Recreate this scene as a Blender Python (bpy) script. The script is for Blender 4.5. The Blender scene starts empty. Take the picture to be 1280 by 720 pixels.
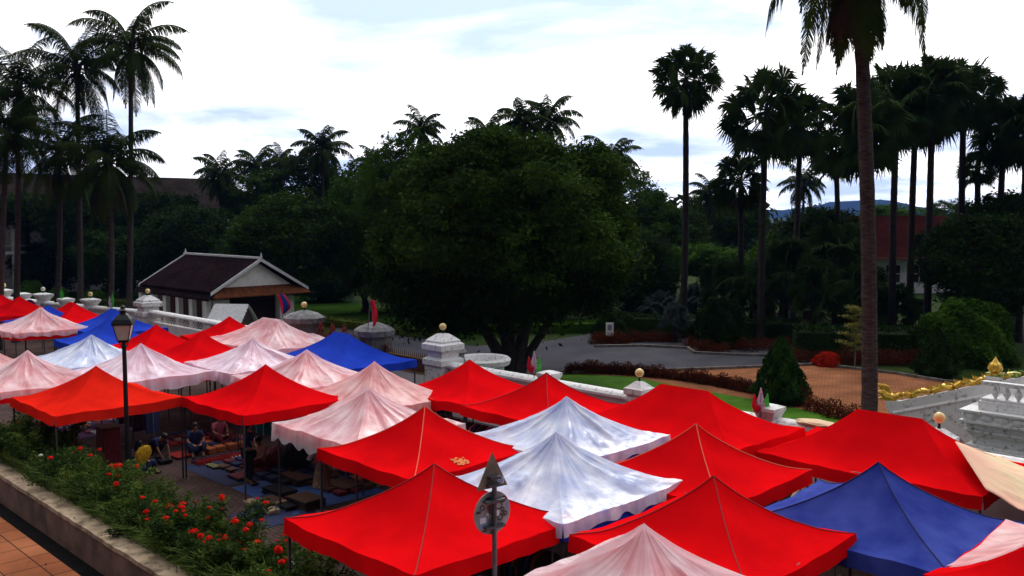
import bpy, math, random
import numpy as np
from mathutils import Vector, Matrix
random.seed(7)
rng = np.random.default_rng(11)
C = bpy.context.scene.collection
D = bpy.data
PI = math.pi
R2 = math.sqrt(2.0)

# ------------------------------------------------------------------ camera frame (used to turn measured directions into places)
H = 6.9; PITCH = math.radians(4.5); F = 1150.0
FW = Vector((0, math.cos(PITCH), -math.sin(PITCH))); UPV = Vector((0, math.sin(PITCH), math.cos(PITCH)))
def ray(px, py):
    return Vector((1, 0, 0))*((px-640)/F) + UPV*((360-py)/F) + FW
def at_z(px, py, z):
    d = ray(px, py); t = (z-H)/d.z
    return Vector((d.x*t, d.y*t, z))
def at_y(px, py, Y):
    d = ray(px, py); t = Y/d.y
    return Vector((d.x*t, Y, H+d.z*t))
def uv(p): return ((p.y-p.x)/R2, (p.x+p.y)/R2)
def S(u, v, z=0.0): return Vector(((v-u)/R2, (u+v)/R2, z))
def u_at(px, v):
    k = (px-640)/F                      # X/Y
    return v*(1-k)/(1+k)
ROT = math.radians(135)                 # local x = along the street, local y = -v (towards the camera side)

# ------------------------------------------------------------------ mesh builder
class MB:
    def __init__(s): s.v = []; s.f = {}; s.n = 0; s.order = []
    def add(s, v, f, m=0):
        v = np.asarray(v, dtype=np.float64).reshape(-1, 3)
        f = np.asarray(f, dtype=np.int64)
        s.v.append(v); s.order.append((f+s.n, m)); s.n += len(v)
    def poly(s, pts, m=0):
        s.add(pts, [list(range(len(pts)))], m)
    def box(s, c, d, m=0, rot=None, taper=1.0):
        x, y, z = d[0]/2, d[1]/2, d[2]/2
        v = np.array([(-x,-y,-z),(x,-y,-z),(x,y,-z),(-x,y,-z),(-x*taper,-y*taper,z),(x*taper,-y*taper,z),(x*taper,y*taper,z),(-x*taper,y*taper,z)])
        if rot is not None:
            v = v @ np.array(Matrix.Rotation(rot, 3, 'Z')).T
        s.add(v+np.array(c), [(0,3,2,1),(4,5,6,7),(0,1,5,4),(1,2,6,5),(2,3,7,6),(3,0,4,7)], m)
    def tube(s, pts, rad, n=8, m=0, cap=True):
        pts = [Vector(p) for p in pts]
        if not hasattr(rad, '__len__'): rad = [rad]*len(pts)
        vs = []; k = len(pts)
        for i, p in enumerate(pts):
            t = (pts[min(i+1, k-1)]-pts[max(i-1, 0)])
            if t.length < 1e-9: t = Vector((0,0,1))
            t.normalize()
            a = Vector((1,0,0)) if abs(t.x) < .9 else Vector((0,1,0))
            b = t.cross(a).normalized(); c = t.cross(b).normalized()
            for j in range(n):
                an = 2*PI*j/n
                vs.append(p + (b*math.cos(an)+c*math.sin(an))*rad[i])
        fs = []
        for i in range(k-1):
            for j in range(n):
                fs.append((i*n+j, i*n+(j+1)%n, (i+1)*n+(j+1)%n, (i+1)*n+j))
        s.add([tuple(q) for q in vs], fs, m)
        if cap:
            s.add([tuple(q) for q in vs[:n]], [list(range(n))], m)
            s.add([tuple(q) for q in vs[-n:]], [list(range(n))[::-1]], m)
    def lathe(s, prof, n=16, c=(0,0,0), m=0, sq=False):
        vs = []; off = PI/4 if sq else 0
        for r, z in prof:
            for j in range(n):
                an = 2*PI*j/n + off
                vs.append((c[0]+r*math.cos(an), c[1]+r*math.sin(an), c[2]+z))
        fs = []
        for i in range(len(prof)-1):
            for j in range(n):
                fs.append((i*n+j, i*n+(j+1)%n, (i+1)*n+(j+1)%n, (i+1)*n+j))
        s.add(vs, fs, m)
        s.add(vs[:n], [list(range(n))[::-1]], m); s.add(vs[-n:], [list(range(n))], m)
    def sphere(s, c, r, m=0, nu=12, nv=8, sc=(1,1,1)):
        prof = [(max(1e-4, r*math.sin(PI*i/nv)), -r*math.cos(PI*i/nv)) for i in range(nv+1)]
        vs = []
        for rr, z in prof:
            for j in range(nu):
                an = 2*PI*j/nu
                vs.append((c[0]+rr*math.cos(an)*sc[0], c[1]+rr*math.sin(an)*sc[1], c[2]+z*sc[2]))
        fs = [(i*nu+j, i*nu+(j+1)%nu, (i+1)*nu+(j+1)%nu, (i+1)*nu+j) for i in range(nv) for j in range(nu)]
        s.add(vs, fs, m)
    def mesh(s, name, mats, smooth=False):
        me = D.meshes.new(name)
        V = np.concatenate(s.v) if s.v else np.zeros((0,3))
        loops = []; starts = []; tots = []; mi = []; pos = 0
        for f, m in s.order:
            k = f.shape[1]; n = f.shape[0]
            loops.append(f.reshape(-1)); starts.append(pos+np.arange(n)*k); tots.append(np.full(n, k)); mi.append(np.full(n, m)); pos += n*k
        L = np.concatenate(loops); st = np.concatenate(starts)
        me.vertices.add(len(V)); me.vertices.foreach_set('co', V.astype(np.float32).ravel())
        me.loops.add(len(L)); me.loops.foreach_set('vertex_index', L.astype(np.int32))
        me.polygons.add(len(st)); me.polygons.foreach_set('loop_start', st.astype(np.int32))
        me.polygons.foreach_set('material_index', np.concatenate(mi).astype(np.int32))
        me.polygons.foreach_set('use_smooth', np.full(len(st), bool(smooth)))
        me.update(calc_edges=True); me.validate()
        for m in (mats if isinstance(mats, (list, tuple)) else [mats]): me.materials.append(m)
        return me
    def build(s, name, mats, parent=None, smooth=False, bevel=0):
        o = D.objects.new(name, s.mesh(name, mats, smooth)); C.objects.link(o)
        if parent: o.parent = parent
        if bevel:
            b = o.modifiers.new('bevel', 'BEVEL'); b.width = bevel; b.segments = 2; b.limit_method = 'ANGLE'
        return o
def tag(o, label, cat, group=None):
    o['label'] = label; o['category'] = cat
    if group: o['group'] = group
    return o
def thing(name, label, cat, loc, rz=0, group=None):
    o = D.objects.new(name, None); C.objects.link(o); o.location = loc; o.rotation_euler = (0, 0, rz)
    o.empty_display_size = .2
    return tag(o, label, cat, group)
def struct(o, kind='structure'): o['kind'] = kind; return o
def inst(name, me, parent=None, loc=(0,0,0), rz=0, sc=1):
    o = D.objects.new(name, me); C.objects.link(o); o.location = loc; o.rotation_euler = (0,0,rz)
    o.scale = (sc,)*3 if not hasattr(sc, '__len__') else sc
    if parent: o.parent = parent
    return o

# ------------------------------------------------------------------ materials
def mat(name, col, rough=.7, col2=None, scale=3, detail=4, bump=0, bscale=None, trans=0, spec=.3, metal=0, low=.35, high=.65, coords='Object', stretch=None, alpha=1, rnd=0):
    m = D.materials.new(name); m.use_nodes = True
    nt = m.node_tree; N = nt.nodes; L = nt.links
    b = N['Principled BSDF']; out = N['Material Output']
    b.inputs['Roughness'].default_value = rough; b.inputs['Metallic'].default_value = metal
    b.inputs['Specular IOR Level'].default_value = spec
    b.inputs['Base Color'].default_value = (*col, 1)
    csock = None
    tc = N.new('ShaderNodeTexCoord'); vec = tc.outputs[coords]
    if stretch:
        mp = N.new('ShaderNodeMapping'); mp.inputs['Scale'].default_value = stretch; L.new(vec, mp.inputs[0]); vec = mp.outputs[0]
    if col2:
        n = N.new('ShaderNodeTexNoise'); n.inputs['Scale'].default_value = scale; n.inputs['Detail'].default_value = detail
        L.new(vec, n.inputs['Vector'])
        r = N.new('ShaderNodeValToRGB'); r.color_ramp.elements[0].position = low; r.color_ramp.elements[1].position = high
        r.color_ramp.elements[0].color = (*col, 1); r.color_ramp.elements[1].color = (*col2, 1)
        L.new(n.outputs[0], r.inputs[0]); csock = r.outputs[0]
        if rnd:
            oi = N.new('ShaderNodeObjectInfo'); hs = N.new('ShaderNodeHueSaturation')
            mr = N.new('ShaderNodeMapRange'); mr.inputs[3].default_value = 1-rnd; mr.inputs[4].default_value = 1+rnd
            L.new(oi.outputs['Random'], mr.inputs[0]); L.new(mr.outputs[0], hs.inputs['Value']); L.new(csock, hs.inputs['Color']); csock = hs.outputs[0]
        L.new(csock, b.inputs['Base Color'])
    if bump:
        n2 = N.new('ShaderNodeTexNoise'); n2.inputs['Scale'].default_value = bscale or scale*4; n2.inputs['Detail'].default_value = 5
        L.new(vec, n2.inputs['Vector'])
        bp = N.new('ShaderNodeBump'); bp.inputs['Strength'].default_value = bump; bp.inputs['Distance'].default_value = .015
        L.new(n2.outputs[0], bp.inputs['Height']); L.new(bp.outputs[0], b.inputs['Normal'])
    last = b.outputs[0]
    if trans:
        t = N.new('ShaderNodeBsdfTranslucent'); t.inputs[0].default_value = (*(col2 or col), 1)
        if csock: L.new(csock, t.inputs[0])
        mx = N.new('ShaderNodeMixShader'); mx.inputs[0].default_value = trans
        L.new(last, mx.inputs[1]); L.new(t.outputs[0], mx.inputs[2]); last = mx.outputs[0]
    if alpha < 1:
        tr = N.new('ShaderNodeBsdfTransparent'); mx = N.new('ShaderNodeMixShader')
        # uneven cloudiness of old plastic
        n = N.new('ShaderNodeTexNoise'); n.inputs['Scale'].default_value = 2.2; n.inputs['Detail'].default_value = 6; L.new(vec, n.inputs['Vector'])
        mr = N.new('ShaderNodeMapRange'); mr.inputs[1].default_value = .3; mr.inputs[2].default_value = .7
        mr.inputs[3].default_value = alpha-.13; mr.inputs[4].default_value = min(1, alpha+.13)
        sp = N.new('ShaderNodeSeparateXYZ'); L.new(tc.outputs['Object'], sp.inputs[0])
        at = N.new('ShaderNodeMath'); at.operation = 'ARCTAN2'; L.new(sp.outputs[1], at.inputs[0]); L.new(sp.outputs[0], at.inputs[1])
        ml = N.new('ShaderNodeMath'); ml.operation = 'MULTIPLY'; ml.inputs[1].default_value = 5; L.new(at.outputs[0], ml.inputs[0])
        ln = N.new('ShaderNodeVectorMath'); ln.operation = 'LENGTH'; L.new(tc.outputs['Object'], ln.inputs[0])
        cb = N.new('ShaderNodeCombineXYZ'); L.new(ml.outputs[0], cb.inputs[0]); L.new(ln.outputs['Value'], cb.inputs[1])
        nr = N.new('ShaderNodeTexNoise'); nr.inputs['Scale'].default_value = 1.3; nr.inputs['Detail'].default_value = 6; nr.inputs['Distortion'].default_value = .8; L.new(cb.outputs[0], nr.inputs[0])
        av = N.new('ShaderNodeMath'); av.operation = 'ADD'; L.new(n.outputs[0], av.inputs[0]); L.new(nr.outputs[0], av.inputs[1])
        hf = N.new('ShaderNodeMath'); hf.operation = 'MULTIPLY'; hf.inputs[1].default_value = .5; L.new(av.outputs[0], hf.inputs[0])
        mr.inputs[1].default_value = .36; mr.inputs[2].default_value = .64; mr.inputs[3].default_value = alpha-.24; mr.inputs[4].default_value = min(1, alpha+.24)
        L.new(hf.outputs[0], mr.inputs[0]); L.new(mr.outputs[0], mx.inputs[0])
        L.new(tr.outputs[0], mx.inputs[1]); L.new(last, mx.inputs[2]); last = mx.outputs[0]
    L.new(last, out.inputs[0])
    return m

M = {}
M['red'] = mat('red_canvas', (.76,.004,.006), .9, (.60,.003,.005), 1.1, bump=.5, bscale=9, trans=.06, spec=0)
M['orange'] = mat('orange_red_canvas', (.80,.020,.008), .75, (.62,.012,.006), 1.3, bump=.5, bscale=8, trans=.06, spec=0)
M['blue'] = mat('blue_canvas', (.012,.042,.42), .85, (.018,.06,.52), 1.2, bump=.4, bscale=8, trans=.08, spec=.02)
M['navy'] = mat('faded_navy_canvas', (.022,.036,.24), .85, (.05,.075,.34), 1.6, bump=.5, bscale=8, trans=.08, spec=.02)
M['seam_orange'] = mat('orange_seam', (.7,.10,.05), .8)
M['seam_red'] = mat('dark_red_seam', (.30,.004,.006), .8)
M['seam_blue'] = mat('dark_blue_seam', (.006,.010,.08), .8)
M['pinkplastic'] = mat('clear_plastic', (.90,.72,.78), .38, (.93,.80,.82), 2, bump=.8, bscale=5, trans=.25, spec=.5, alpha=.62)
M['rosecloth'] = mat('rose_plastic', (.85,.46,.46), .5, (.90,.60,.58), 2, bump=.8, bscale=5, trans=.2, spec=.4, alpha=.74)
M['lilac'] = mat('lilac_plastic', (.84,.70,.86), .4, (.90,.76,.86), 2, bump=.8, bscale=5, trans=.15, spec=.5, alpha=.74)
M['blueplastic'] = mat('bluish_plastic', (.58,.68,.92), .35, (.84,.88,.97), 2.6, bump=1, bscale=6, trans=.15, spec=.5, alpha=.82)
M['beige'] = mat('beige_cloth', (.78,.60,.36), .8, (.80,.40,.30), .9, bump=1, bscale=4, trans=.1)
M['pole'] = mat('dark_steel', (.06,.06,.07), .5, metal=.3)
M['polel'] = mat('pale_steel', (.16,.16,.17), .5, metal=.5)
M['white'] = mat('white_plaster', (.74,.72,.70), .8, (.55,.53,.51), 2.5, 6, bump=.2, low=.45, high=.85)
M['whitedirty'] = mat('stained_white_plaster', (.72,.71,.70), .85, (.13,.13,.12), 8, 9, bump=.4, low=.55, high=.76)
M['stone'] = mat('grey_laterite', (.09,.08,.08), .9, (.17,.15,.14), 6, 6, bump=.5)
M['stonecap'] = mat('grey_cap', (.24,.24,.25), .9, (.12,.12,.12), 5, 6, bump=.4)
M['curb'] = mat('planter_stone', (.50,.37,.25), .9, (.16,.12,.08), 3.5, 9, bump=.8, low=.42, high=.70, spec=.05)
M['gold'] = mat('gold_paint', (.80,.50,.06), .35, (.50,.28,.03), 14, bump=.5, metal=.55, spec=.6)
M['greengold'] = mat('green_gold_scales', (.08,.22,.06), .4, (.70,.46,.06), 9, low=.45, high=.55, bump=.5, metal=.3)
M['globe'] = mat('amber_globe', (.80,.60,.22), .25, spec=.5)
M['globew'] = mat('white_globe', (.8,.74,.6), .25, spec=.5)
M['black'] = mat('black_paint', (.008,.008,.009), .45)
M['glass'] = mat('frosted_glass', (.62,.58,.55), .3, (.5,.46,.44), 5, spec=.5)
M['sign'] = mat('bare_metal_sign', (.30,.30,.32), .55, (.20,.19,.19), 7, metal=.4)
M['signrust'] = mat('weathered_sign', (.20,.15,.12), .7, (.13,.10,.08), 8, metal=.2)
M['woodred'] = mat('red_brown_wood', (.10,.025,.015), .7, (.06,.014,.01), 6)
M['wooddark'] = mat('dark_wood', (.025,.012,.010), .8)
M['plank'] = mat('whitewashed_plank', (.62,.62,.62), .8, (.42,.42,.42), 8, low=.4, high=.8)
M['eave'] = mat('terracotta_eave', (.15,.05,.02), .9, (.08,.028,.014), 5, spec=.02)
M['trunk'] = mat('palm_trunk', (.075,.066,.062), .95, (.030,.027,.026), 5, 6, bump=.6, stretch=(1,1,5), spec=0)
M['trunkd'] = mat('dark_trunk', (.03,.024,.02), .95, (.018,.014,.012), 5, bump=.5)
M['bark'] = mat('bark', (.028,.022,.018), .95, (.05,.04,.032), 6, bump=.6)
def leafm(n, a, b, tr=.18, rnd=.25, scale=.6): return mat(n, a, .8, b, scale, 3, trans=tr, spec=.03, low=.35, high=.7, rnd=rnd)
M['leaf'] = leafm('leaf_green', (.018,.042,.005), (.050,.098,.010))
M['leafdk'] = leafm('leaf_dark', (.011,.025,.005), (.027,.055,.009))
M['leafyel'] = leafm('leaf_yellow_green', (.17,.17,.03), (.30,.26,.06))
M['leaflite'] = leafm('leaf_bright_green', (.030,.075,.005), (.060,.130,.010))  # brighter leaf colour for the domed bush, some hedges and small trees
M['coco'] = leafm('coconut_leaf', (.012,.026,.005), (.038,.055,.010))
M['fan'] = leafm('fan_leaf', (.013,.032,.007), (.040,.066,.015))
M['silver'] = leafm('silver_leaf', (.03,.045,.04), (.07,.09,.08))
M['dead'] = mat('dry_frond', (.06,.04,.02), .9, (.03,.02,.012), 4)
M['planter'] = leafm('planter_leaf', (.030,.060,.008), (.12,.17,.03), scale=4)
M['planterdk'] = leafm('planter_leaf_dark', (.016,.036,.007), (.06,.10,.02), scale=4)
M['grassb'] = leafm('grass_blade', (.045,.085,.012), (.16,.21,.05), scale=4)
M['cone'] = leafm('conifer_green', (.015,.045,.006), (.035,.085,.012), scale=3)
M['redleaf'] = leafm('red_leaf', (.13,.010,.005), (.022,.032,.006), scale=7)
M['redleafb'] = leafm('bright_red_leaf', (.5,.018,.006), (.2,.02,.006), scale=7)
M['flower'] = mat('scarlet_petal', (.72,.006,.008), .7, (.70,.03,.012), 30, trans=.1, spec=.02)
M['flowerw'] = mat('white_petal', (.75,.75,.66), .6)
M['lawn'] = mat('lawn_grass', (.045,.125,.010), .95, (.075,.170,.016), 1.2, 8, bump=.6, bscale=60, spec=.03)
M['ground'] = mat('rough_ground', (.014,.028,.006), .95, (.028,.042,.010), .2, 8, bump=.5, spec=.02)
M['asphalt'] = mat('asphalt', (.042,.041,.052), .95, (.060,.058,.070), .6, 8, bump=.3, bscale=50, spec=.05)
M['soil'] = mat('soil', (.025,.018,.012), .95, (.05,.035,.02), 4, bump=.5)
M['gutter'] = mat('gutter_painted_shade', (.005,.005,.005), .9, (.010,.009,.008), 3, spec=.03)  # wet soil taken near black, painting in shade down in the channel
M['skin'] = mat('skin', (.30,.15,.09), .55)
M['hair'] = mat('black_hair', (.006,.005,.005), .5)

def bricks(name, c1, c2, mortar, scale, w=.5, h=.25, rot=0.785, off=.5):
    m = D.materials.new(name); m.use_nodes = True; nt = m.node_tree; N = nt.nodes; L = nt.links; b = N['Principled BSDF']
    b.inputs['Roughness'].default_value = .85; b.inputs['Specular IOR Level'].default_value = 0
    tc = N.new('ShaderNodeTexCoord'); mp = N.new('ShaderNodeMapping'); mp.inputs['Rotation'].default_value = (0,0,rot)
    L.new(tc.outputs['Object'], mp.inputs[0])
    br = N.new('ShaderNodeTexBrick'); br.inputs['Scale'].default_value = scale; br.offset = off
    br.inputs['Color1'].default_value = (*c1,1); br.inputs['Color2'].default_value = (*c2,1); br.inputs['Mortar'].default_value = (*mortar,1)
    br.inputs['Brick Width'].default_value = w; br.inputs['Row Height'].default_value = h; br.inputs['Mortar Size'].default_value = .012
    L.new(mp.outputs[0], br.inputs[0])
    n = N.new('ShaderNodeTexNoise'); n.inputs['Scale'].default_value = .7; n.inputs['Detail'].default_value = 8; L.new(tc.outputs['Object'], n.inputs[0])
    mr = N.new('ShaderNodeMapRange'); mr.inputs[1].default_value=.3; mr.inputs[2].default_value=.7; mr.inputs[3].default_value = .65; mr.inputs[4].default_value = 1.15
    L.new(n.outputs[0], mr.inputs[0])
    mx = N.new('ShaderNodeVectorMath'); mx.operation = 'SCALE'; L.new(br.outputs[0], mx.inputs[0]); L.new(mr.outputs[0], mx.inputs['Scale'])
    L.new(mx.outputs[0], b.inputs['Base Color'])
    bp = N.new('ShaderNodeBump'); bp.inputs['Strength'].default_value = .4; bp.inputs['Distance'].default_value=.02
    L.new(br.outputs[1], bp.inputs['Height']); bp.invert = True; L.new(bp.outputs[0], b.inputs['Normal'])
    return m
M['paving'] = bricks('street_paving', (.085,.055,.05), (.11,.072,.064), (.05,.038,.034), 1.0, .24, .12)
M['plaza'] = bricks('plaza_brick', (.27,.105,.050), (.34,.14,.07), (.16,.07,.04), 1.0, .30, .15, rot=.35)
M['tile'] = bricks('terrace_tile', (.26,.085,.04), (.33,.12,.055), (.04,.025,.02), 1.0, .62, .62, off=0)
M['rooftile'] = bricks('roof_tile', (.014,.009,.011), (.026,.015,.017), (.006,.004,.004), 1.0, .22, .16, rot=0)
M['roofred'] = bricks('red_roof_tile', (.030,.007,.006), (.042,.010,.008), (.015,.004,.003), 1.0, .3, .25, rot=0)
M['roofgrey'] = bricks('grey_roof_tile', (.020,.016,.015), (.028,.022,.020), (.01,.009,.008), 1.0, .3, .25, rot=0)

# ------------------------------------------------------------------ ground
def sheet(name, pts, z, m, depth=0):
    b = MB()
    if depth:
        n = len(pts)
        v = [(p[0], p[1], z) for p in pts] + [(p[0], p[1], z-depth) for p in pts]
        b.add(v, [list(range(n))]); b.add(v, [(i, i+n, (i+1)%n+n, (i+1)%n) for i in range(n)])
    else: b.poly([(p[0], p[1], z) for p in pts])
    return struct(b.build(name, m))
g = MB(); n = 48
g.poly([(7000*math.cos(2*PI*i/n), 7000*math.sin(2*PI*i/n), -.02) for i in range(n)])
struct(g.build('ground', M['ground']))
def UV(l): return [S(u, v) for u, v in l]
sheet('street', UV([(-30,8.36),(120,8.36),(120,20.3),(-30,20.3)]), 0.0, M['paving'])
sheet('terrace', UV([(-10,-12),(60,-12),(60,5.93),(-10,5.93)]), .40, M['tile'], .42)
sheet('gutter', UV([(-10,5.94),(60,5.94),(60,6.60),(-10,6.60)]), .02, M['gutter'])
sheet('planter_bed', UV([(-10,6.98),(60,6.98),(60,8.22),(-10,8.22)]), .56, M['soil'], .58)
# palace garden surfaces
sheet('driveway', [at_z(*p, 0) for p in [(530,472),(560,440),(600,432),(660,430),(740,417),(800,421),(870,424),(1010,434),(1060,440),(1060,448),(1010,456),(860,462),(700,464),(640,480)]], .004, M['asphalt'])
sheet('plaza', [at_z(*p, 0) for p in [(715,467),(860,463),(1012,457),(1022,455),(1060,461),(1120,468),(1180,478),(1300,488),(1420,500),(1420,600),(1230,575),(1060,540),(960,505),(860,486),(790,472)]], .008, M['plaza'])
sheet('lawn', [at_z(*p, 0) for p in [(655,492),(672,474),(715,468),(790,471),(860,485),(960,503),(1040,520),(1090,534),(1090,552),(960,530),(800,500),(700,500)]], .012, M['lawn'])
sheet('lawn', [at_z(*p, 0) for p in [(60,372),(60,402),(250,404),(480,402),(550,426),(760,412),(760,400),(600,396),(480,386),(400,370),(250,366)]], .006, mat('far_lawn', (.012,.030,.004), .95, (.022,.048,.007), .6, 8, bump=.6, bscale=40, spec=0))
sheet('path', [at_z(*p, 0) for p in [(395,442),(520,472),(580,468),(600,434),(560,428),(500,414),(420,408)]], .010, M['asphalt'])
# low kerbs round the plaza and along the driveway
def kerb(pts, label):
    P_ = [at_z(*p, 0) for p in pts]; b = MB()
    for p, q in zip(P_[:-1], P_[1:]):
        d = q-p; n = Vector((-d.y, d.x, 0)).normalized()*.07; e = d.normalized()*.02
        p2 = p+e; q2 = q-e; c = [p2-n, q2-n, q2+n, p2+n]
        b.add([(k.x, k.y, .0) for k in c]+[(k.x, k.y, .12) for k in c], [(0,1,5,4),(1,2,6,5),(2,3,7,6),(3,0,4,7),(4,5,6,7)])
    return struct(b.build('kerb', mat('kerb_stone', (.22,.19,.17), .9, (.10,.09,.08), 3, spec=.02)))
kerb([(715,467),(790,465),(860,463),(940,460),(1012,457),(1022,455)], '')
kerb([(1024,456),(1060,461),(1120,468),(1180,478),(1300,488)], '')
kerb([(742,434),(800,433),(860,436),(868,442),(930,445),(1000,446)], '')
# mountains
def ridge(name, Y, pts, m, seed):
    r = random.Random(seed); b = MB(); xs = []; 
    P0 = []
    for i in range(len(pts)-1):
        (x0,y0),(x1,y1) = pts[i], pts[i+1]
        for k in range(8):
            t = k/8; P0.append((x0+(x1-x0)*t, y0+(y1-y0)*t + r.uniform(-.7,.7)))
    P0.append(pts[-1]); n = len(P0); vs = []
    for j in range(7):
        for (px, py) in P0:
            p = at_y(px, py, Y); f = 1-j/6
            vs.append((p.x, Y-(1-f)*500+r.uniform(-30,30), -5+(p.z+5)*f**.8 + (r.uniform(-5,5) if 0 < j < 6 else 0)))
    for (px, py) in P0:
        p = at_y(px, py, Y); vs.append((p.x, Y+500, -5))
    fs = [(j*n+i, j*n+i+1, (j+1)*n+i+1, (j+1)*n+i) for j in range(6) for i in range(n-1)]
    fs += [(i, 7*n+i, 7*n+i+1, i+1) for i in range(n-1)]
    b.add(vs, fs); return struct(b.build(name, m, smooth=True))
M['mount'] = mat('forested_hill', (.012,.022,.024), .95, (.02,.032,.030), .01, 6, spec=0)
ridge('mountain', 3000, [(600,262),(720,258),(800,262),(900,258),(960,262),(1000,262),(1040,252),(1090,249),(1105,250),(1130,258),(1165,263),(1190,268),(1240,262),(1300,255),(1420,262)], M['mount'], 3)
ridge('mountain', 2600, [(0,262),(150,255),(270,266),(300,267),(330,260),(450,262),(620,264),(800,266),(1000,267)], M['mount'], 5)

# ------------------------------------------------------------------ tents
def noise2(seed, n=7, fmin=1.0, fmax=4.0):
    r = np.random.default_rng(seed)
    a = r.uniform(0, 2*PI, n); f = r.uniform(fmin, fmax, n); ph = r.uniform(0, 2*PI, n)
    def fn(x, y):
        s = 0
        for i in range(n): s = s + np.sin((x*np.cos(a[i])+y*np.sin(a[i]))*f[i]+ph[i])
        return s/n
    return fn
def canopy(mb, a, b, r, rise, drop, seed, fold=0.0, wav=.018, off=0.0, nt=16, ns=20, ragged=0.0, sag=.05, power=1.65):
    rr = np.random.default_rng(seed); n1 = noise2(seed, 6, 1.5, 4); n2 = noise2(seed+1, 8, 5, 12)
    ks = rr.integers(5, 22, 9); phs = rr.uniform(0, 2*PI, 9); am = rr.uniform(.25, 1, 9); n3 = noise2(seed+3, 9, 9, 22)
    skew = rr.uniform(-.05, .05, 4)
    def z_at(t, s, x, y):
        z = rise*(.93*(1-t)**power + .07*(1-t)**7) - sag*np.sin(PI*np.clip(t,0,1)**.8)*(1-s*s) - .05*(t**3)*(1-s*s)
        z = z + wav*t*n1(x, y)*1.6 + wav*.3*n2(x, y)*t
        # fine tension creases that run into the corners
        z = z + wav*.5*np.sin((x*y)*9/(abs(a*b)))*t*t + (wav*.5*np.sin(np.sign(s)*(1-np.abs(s))*26+seed)*np.abs(s)**2.5*t**1.5*(1-s*s)**.3 if not fold else 0)
        z = z - (.010*np.abs(n3(x*.45, y*.45))*t*2.6 if not fold else 0)
        if fold:
            th = np.arctan2(y, x+1e-6); f = 0
            for k, p, q in zip(ks, phs, am): f = f + q*(1-2*np.abs(np.sin(k*th/2+p+t*(1.1 if k % 2 else -1.6))))
            f = f/3.6*(.6+.7*np.abs(n1(x*1.1-2, y*1.1)*2))
            dz = fold*f*np.sin(PI*np.clip(t*.93+.05, 0, 1))**.7 + fold*.5*n2(x*1.3, y*1.3)*t
            dz = dz + fold*1.1*n1(x*1.5+3, y*1.5)*t - fold*.6*np.abs(n3(x, y))*t**.5
            dz = .5*(dz+.03+np.sqrt((dz+.03)**2+.0002))      # the sheet rests on the roof and only lifts off it
            z = z + dz*(1-.65*t**4)
        return z + off
    T = np.linspace(0, 1, nt)**1.0; Sx = np.linspace(-1, 1, ns)
    for side in range(4):
        t, s = np.meshgrid(T, Sx, indexing='ij')
        sgn = 1 if side in (0, 2) else -1
        if side < 2: x = sgn*(r+t*(a-r)); y = s*t*b; x0 = x; y0 = y
        else: x = s*(r+t*(a-r)); y = sgn*t*b
        # scalloped edge pulled in between the corners
        pull = 1-.035*(t**4)*(1-s*s)
        if side < 2: x = x*pull
        else: y = y*pull
        z = z_at(t, s, x, y)
        v = np.stack([x, y, z], -1).reshape(-1, 3)
        # skirt
        nd = 4; ex = x[-1]; ey = y[-1]; ez = z[-1]; sk = []
        nse = noise2(seed+5, 8, 4, 22); nse2 = noise2(seed+9, 8, 2, 14)
        for d in range(1, nd):
            fz = d/(nd-1)
            dr = drop*(1+ragged*nse2(ex, ey)*1.6)
            o = (.02+ .045*nse(ex*1.2, ey*1.2))*fz*drop*4 + .015*fz
            px = ex + (sgn*o if side < 2 else 0); py = ey + (0 if side < 2 else sgn*o)
            sk.append(np.stack([px, py, ez-dr*fz], -1))
        v = np.concatenate([v]+sk)
        fs = []
        rows = nt+nd-1
        i, j = np.meshgrid(np.arange(rows-1), np.arange(ns-1), indexing='ij')
        q = np.stack([i*ns+j, i*ns+j+1, (i+1)*ns+j+1, (i+1)*ns+j], -1).reshape(-1, 4)
        if side in (0, 3): q = q[:, ::-1]
        top = q[:(nt-1)*(ns-1)]; val = q[(nt-1)*(ns-1):]
        yield side, v, top, val, z_at
def seam_mesh(a, b, r, z_at):
    m = MB()
    for sx in (-1, 1):
        for sy in (-1, 1):
            pts = []
            for i in range(15):
                t = i/14; x = sx*(r+t*(a-r)); y = sy*t*b
                pts.append((x, y, float(z_at(np.array(t), np.array(1.0), np.array(x), np.array(y)))+.003))
            m.tube(pts, .011, 5)
    if r > 0: m.tube([(-r,0,float(z_at(np.array(0.),np.array(1.),np.array(-r),np.array(0.)))), (r,0,float(z_at(np.array(0.),np.array(1.),np.array(r),np.array(0.))))], .011, 5)
    return m
leg_cache = {}
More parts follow.
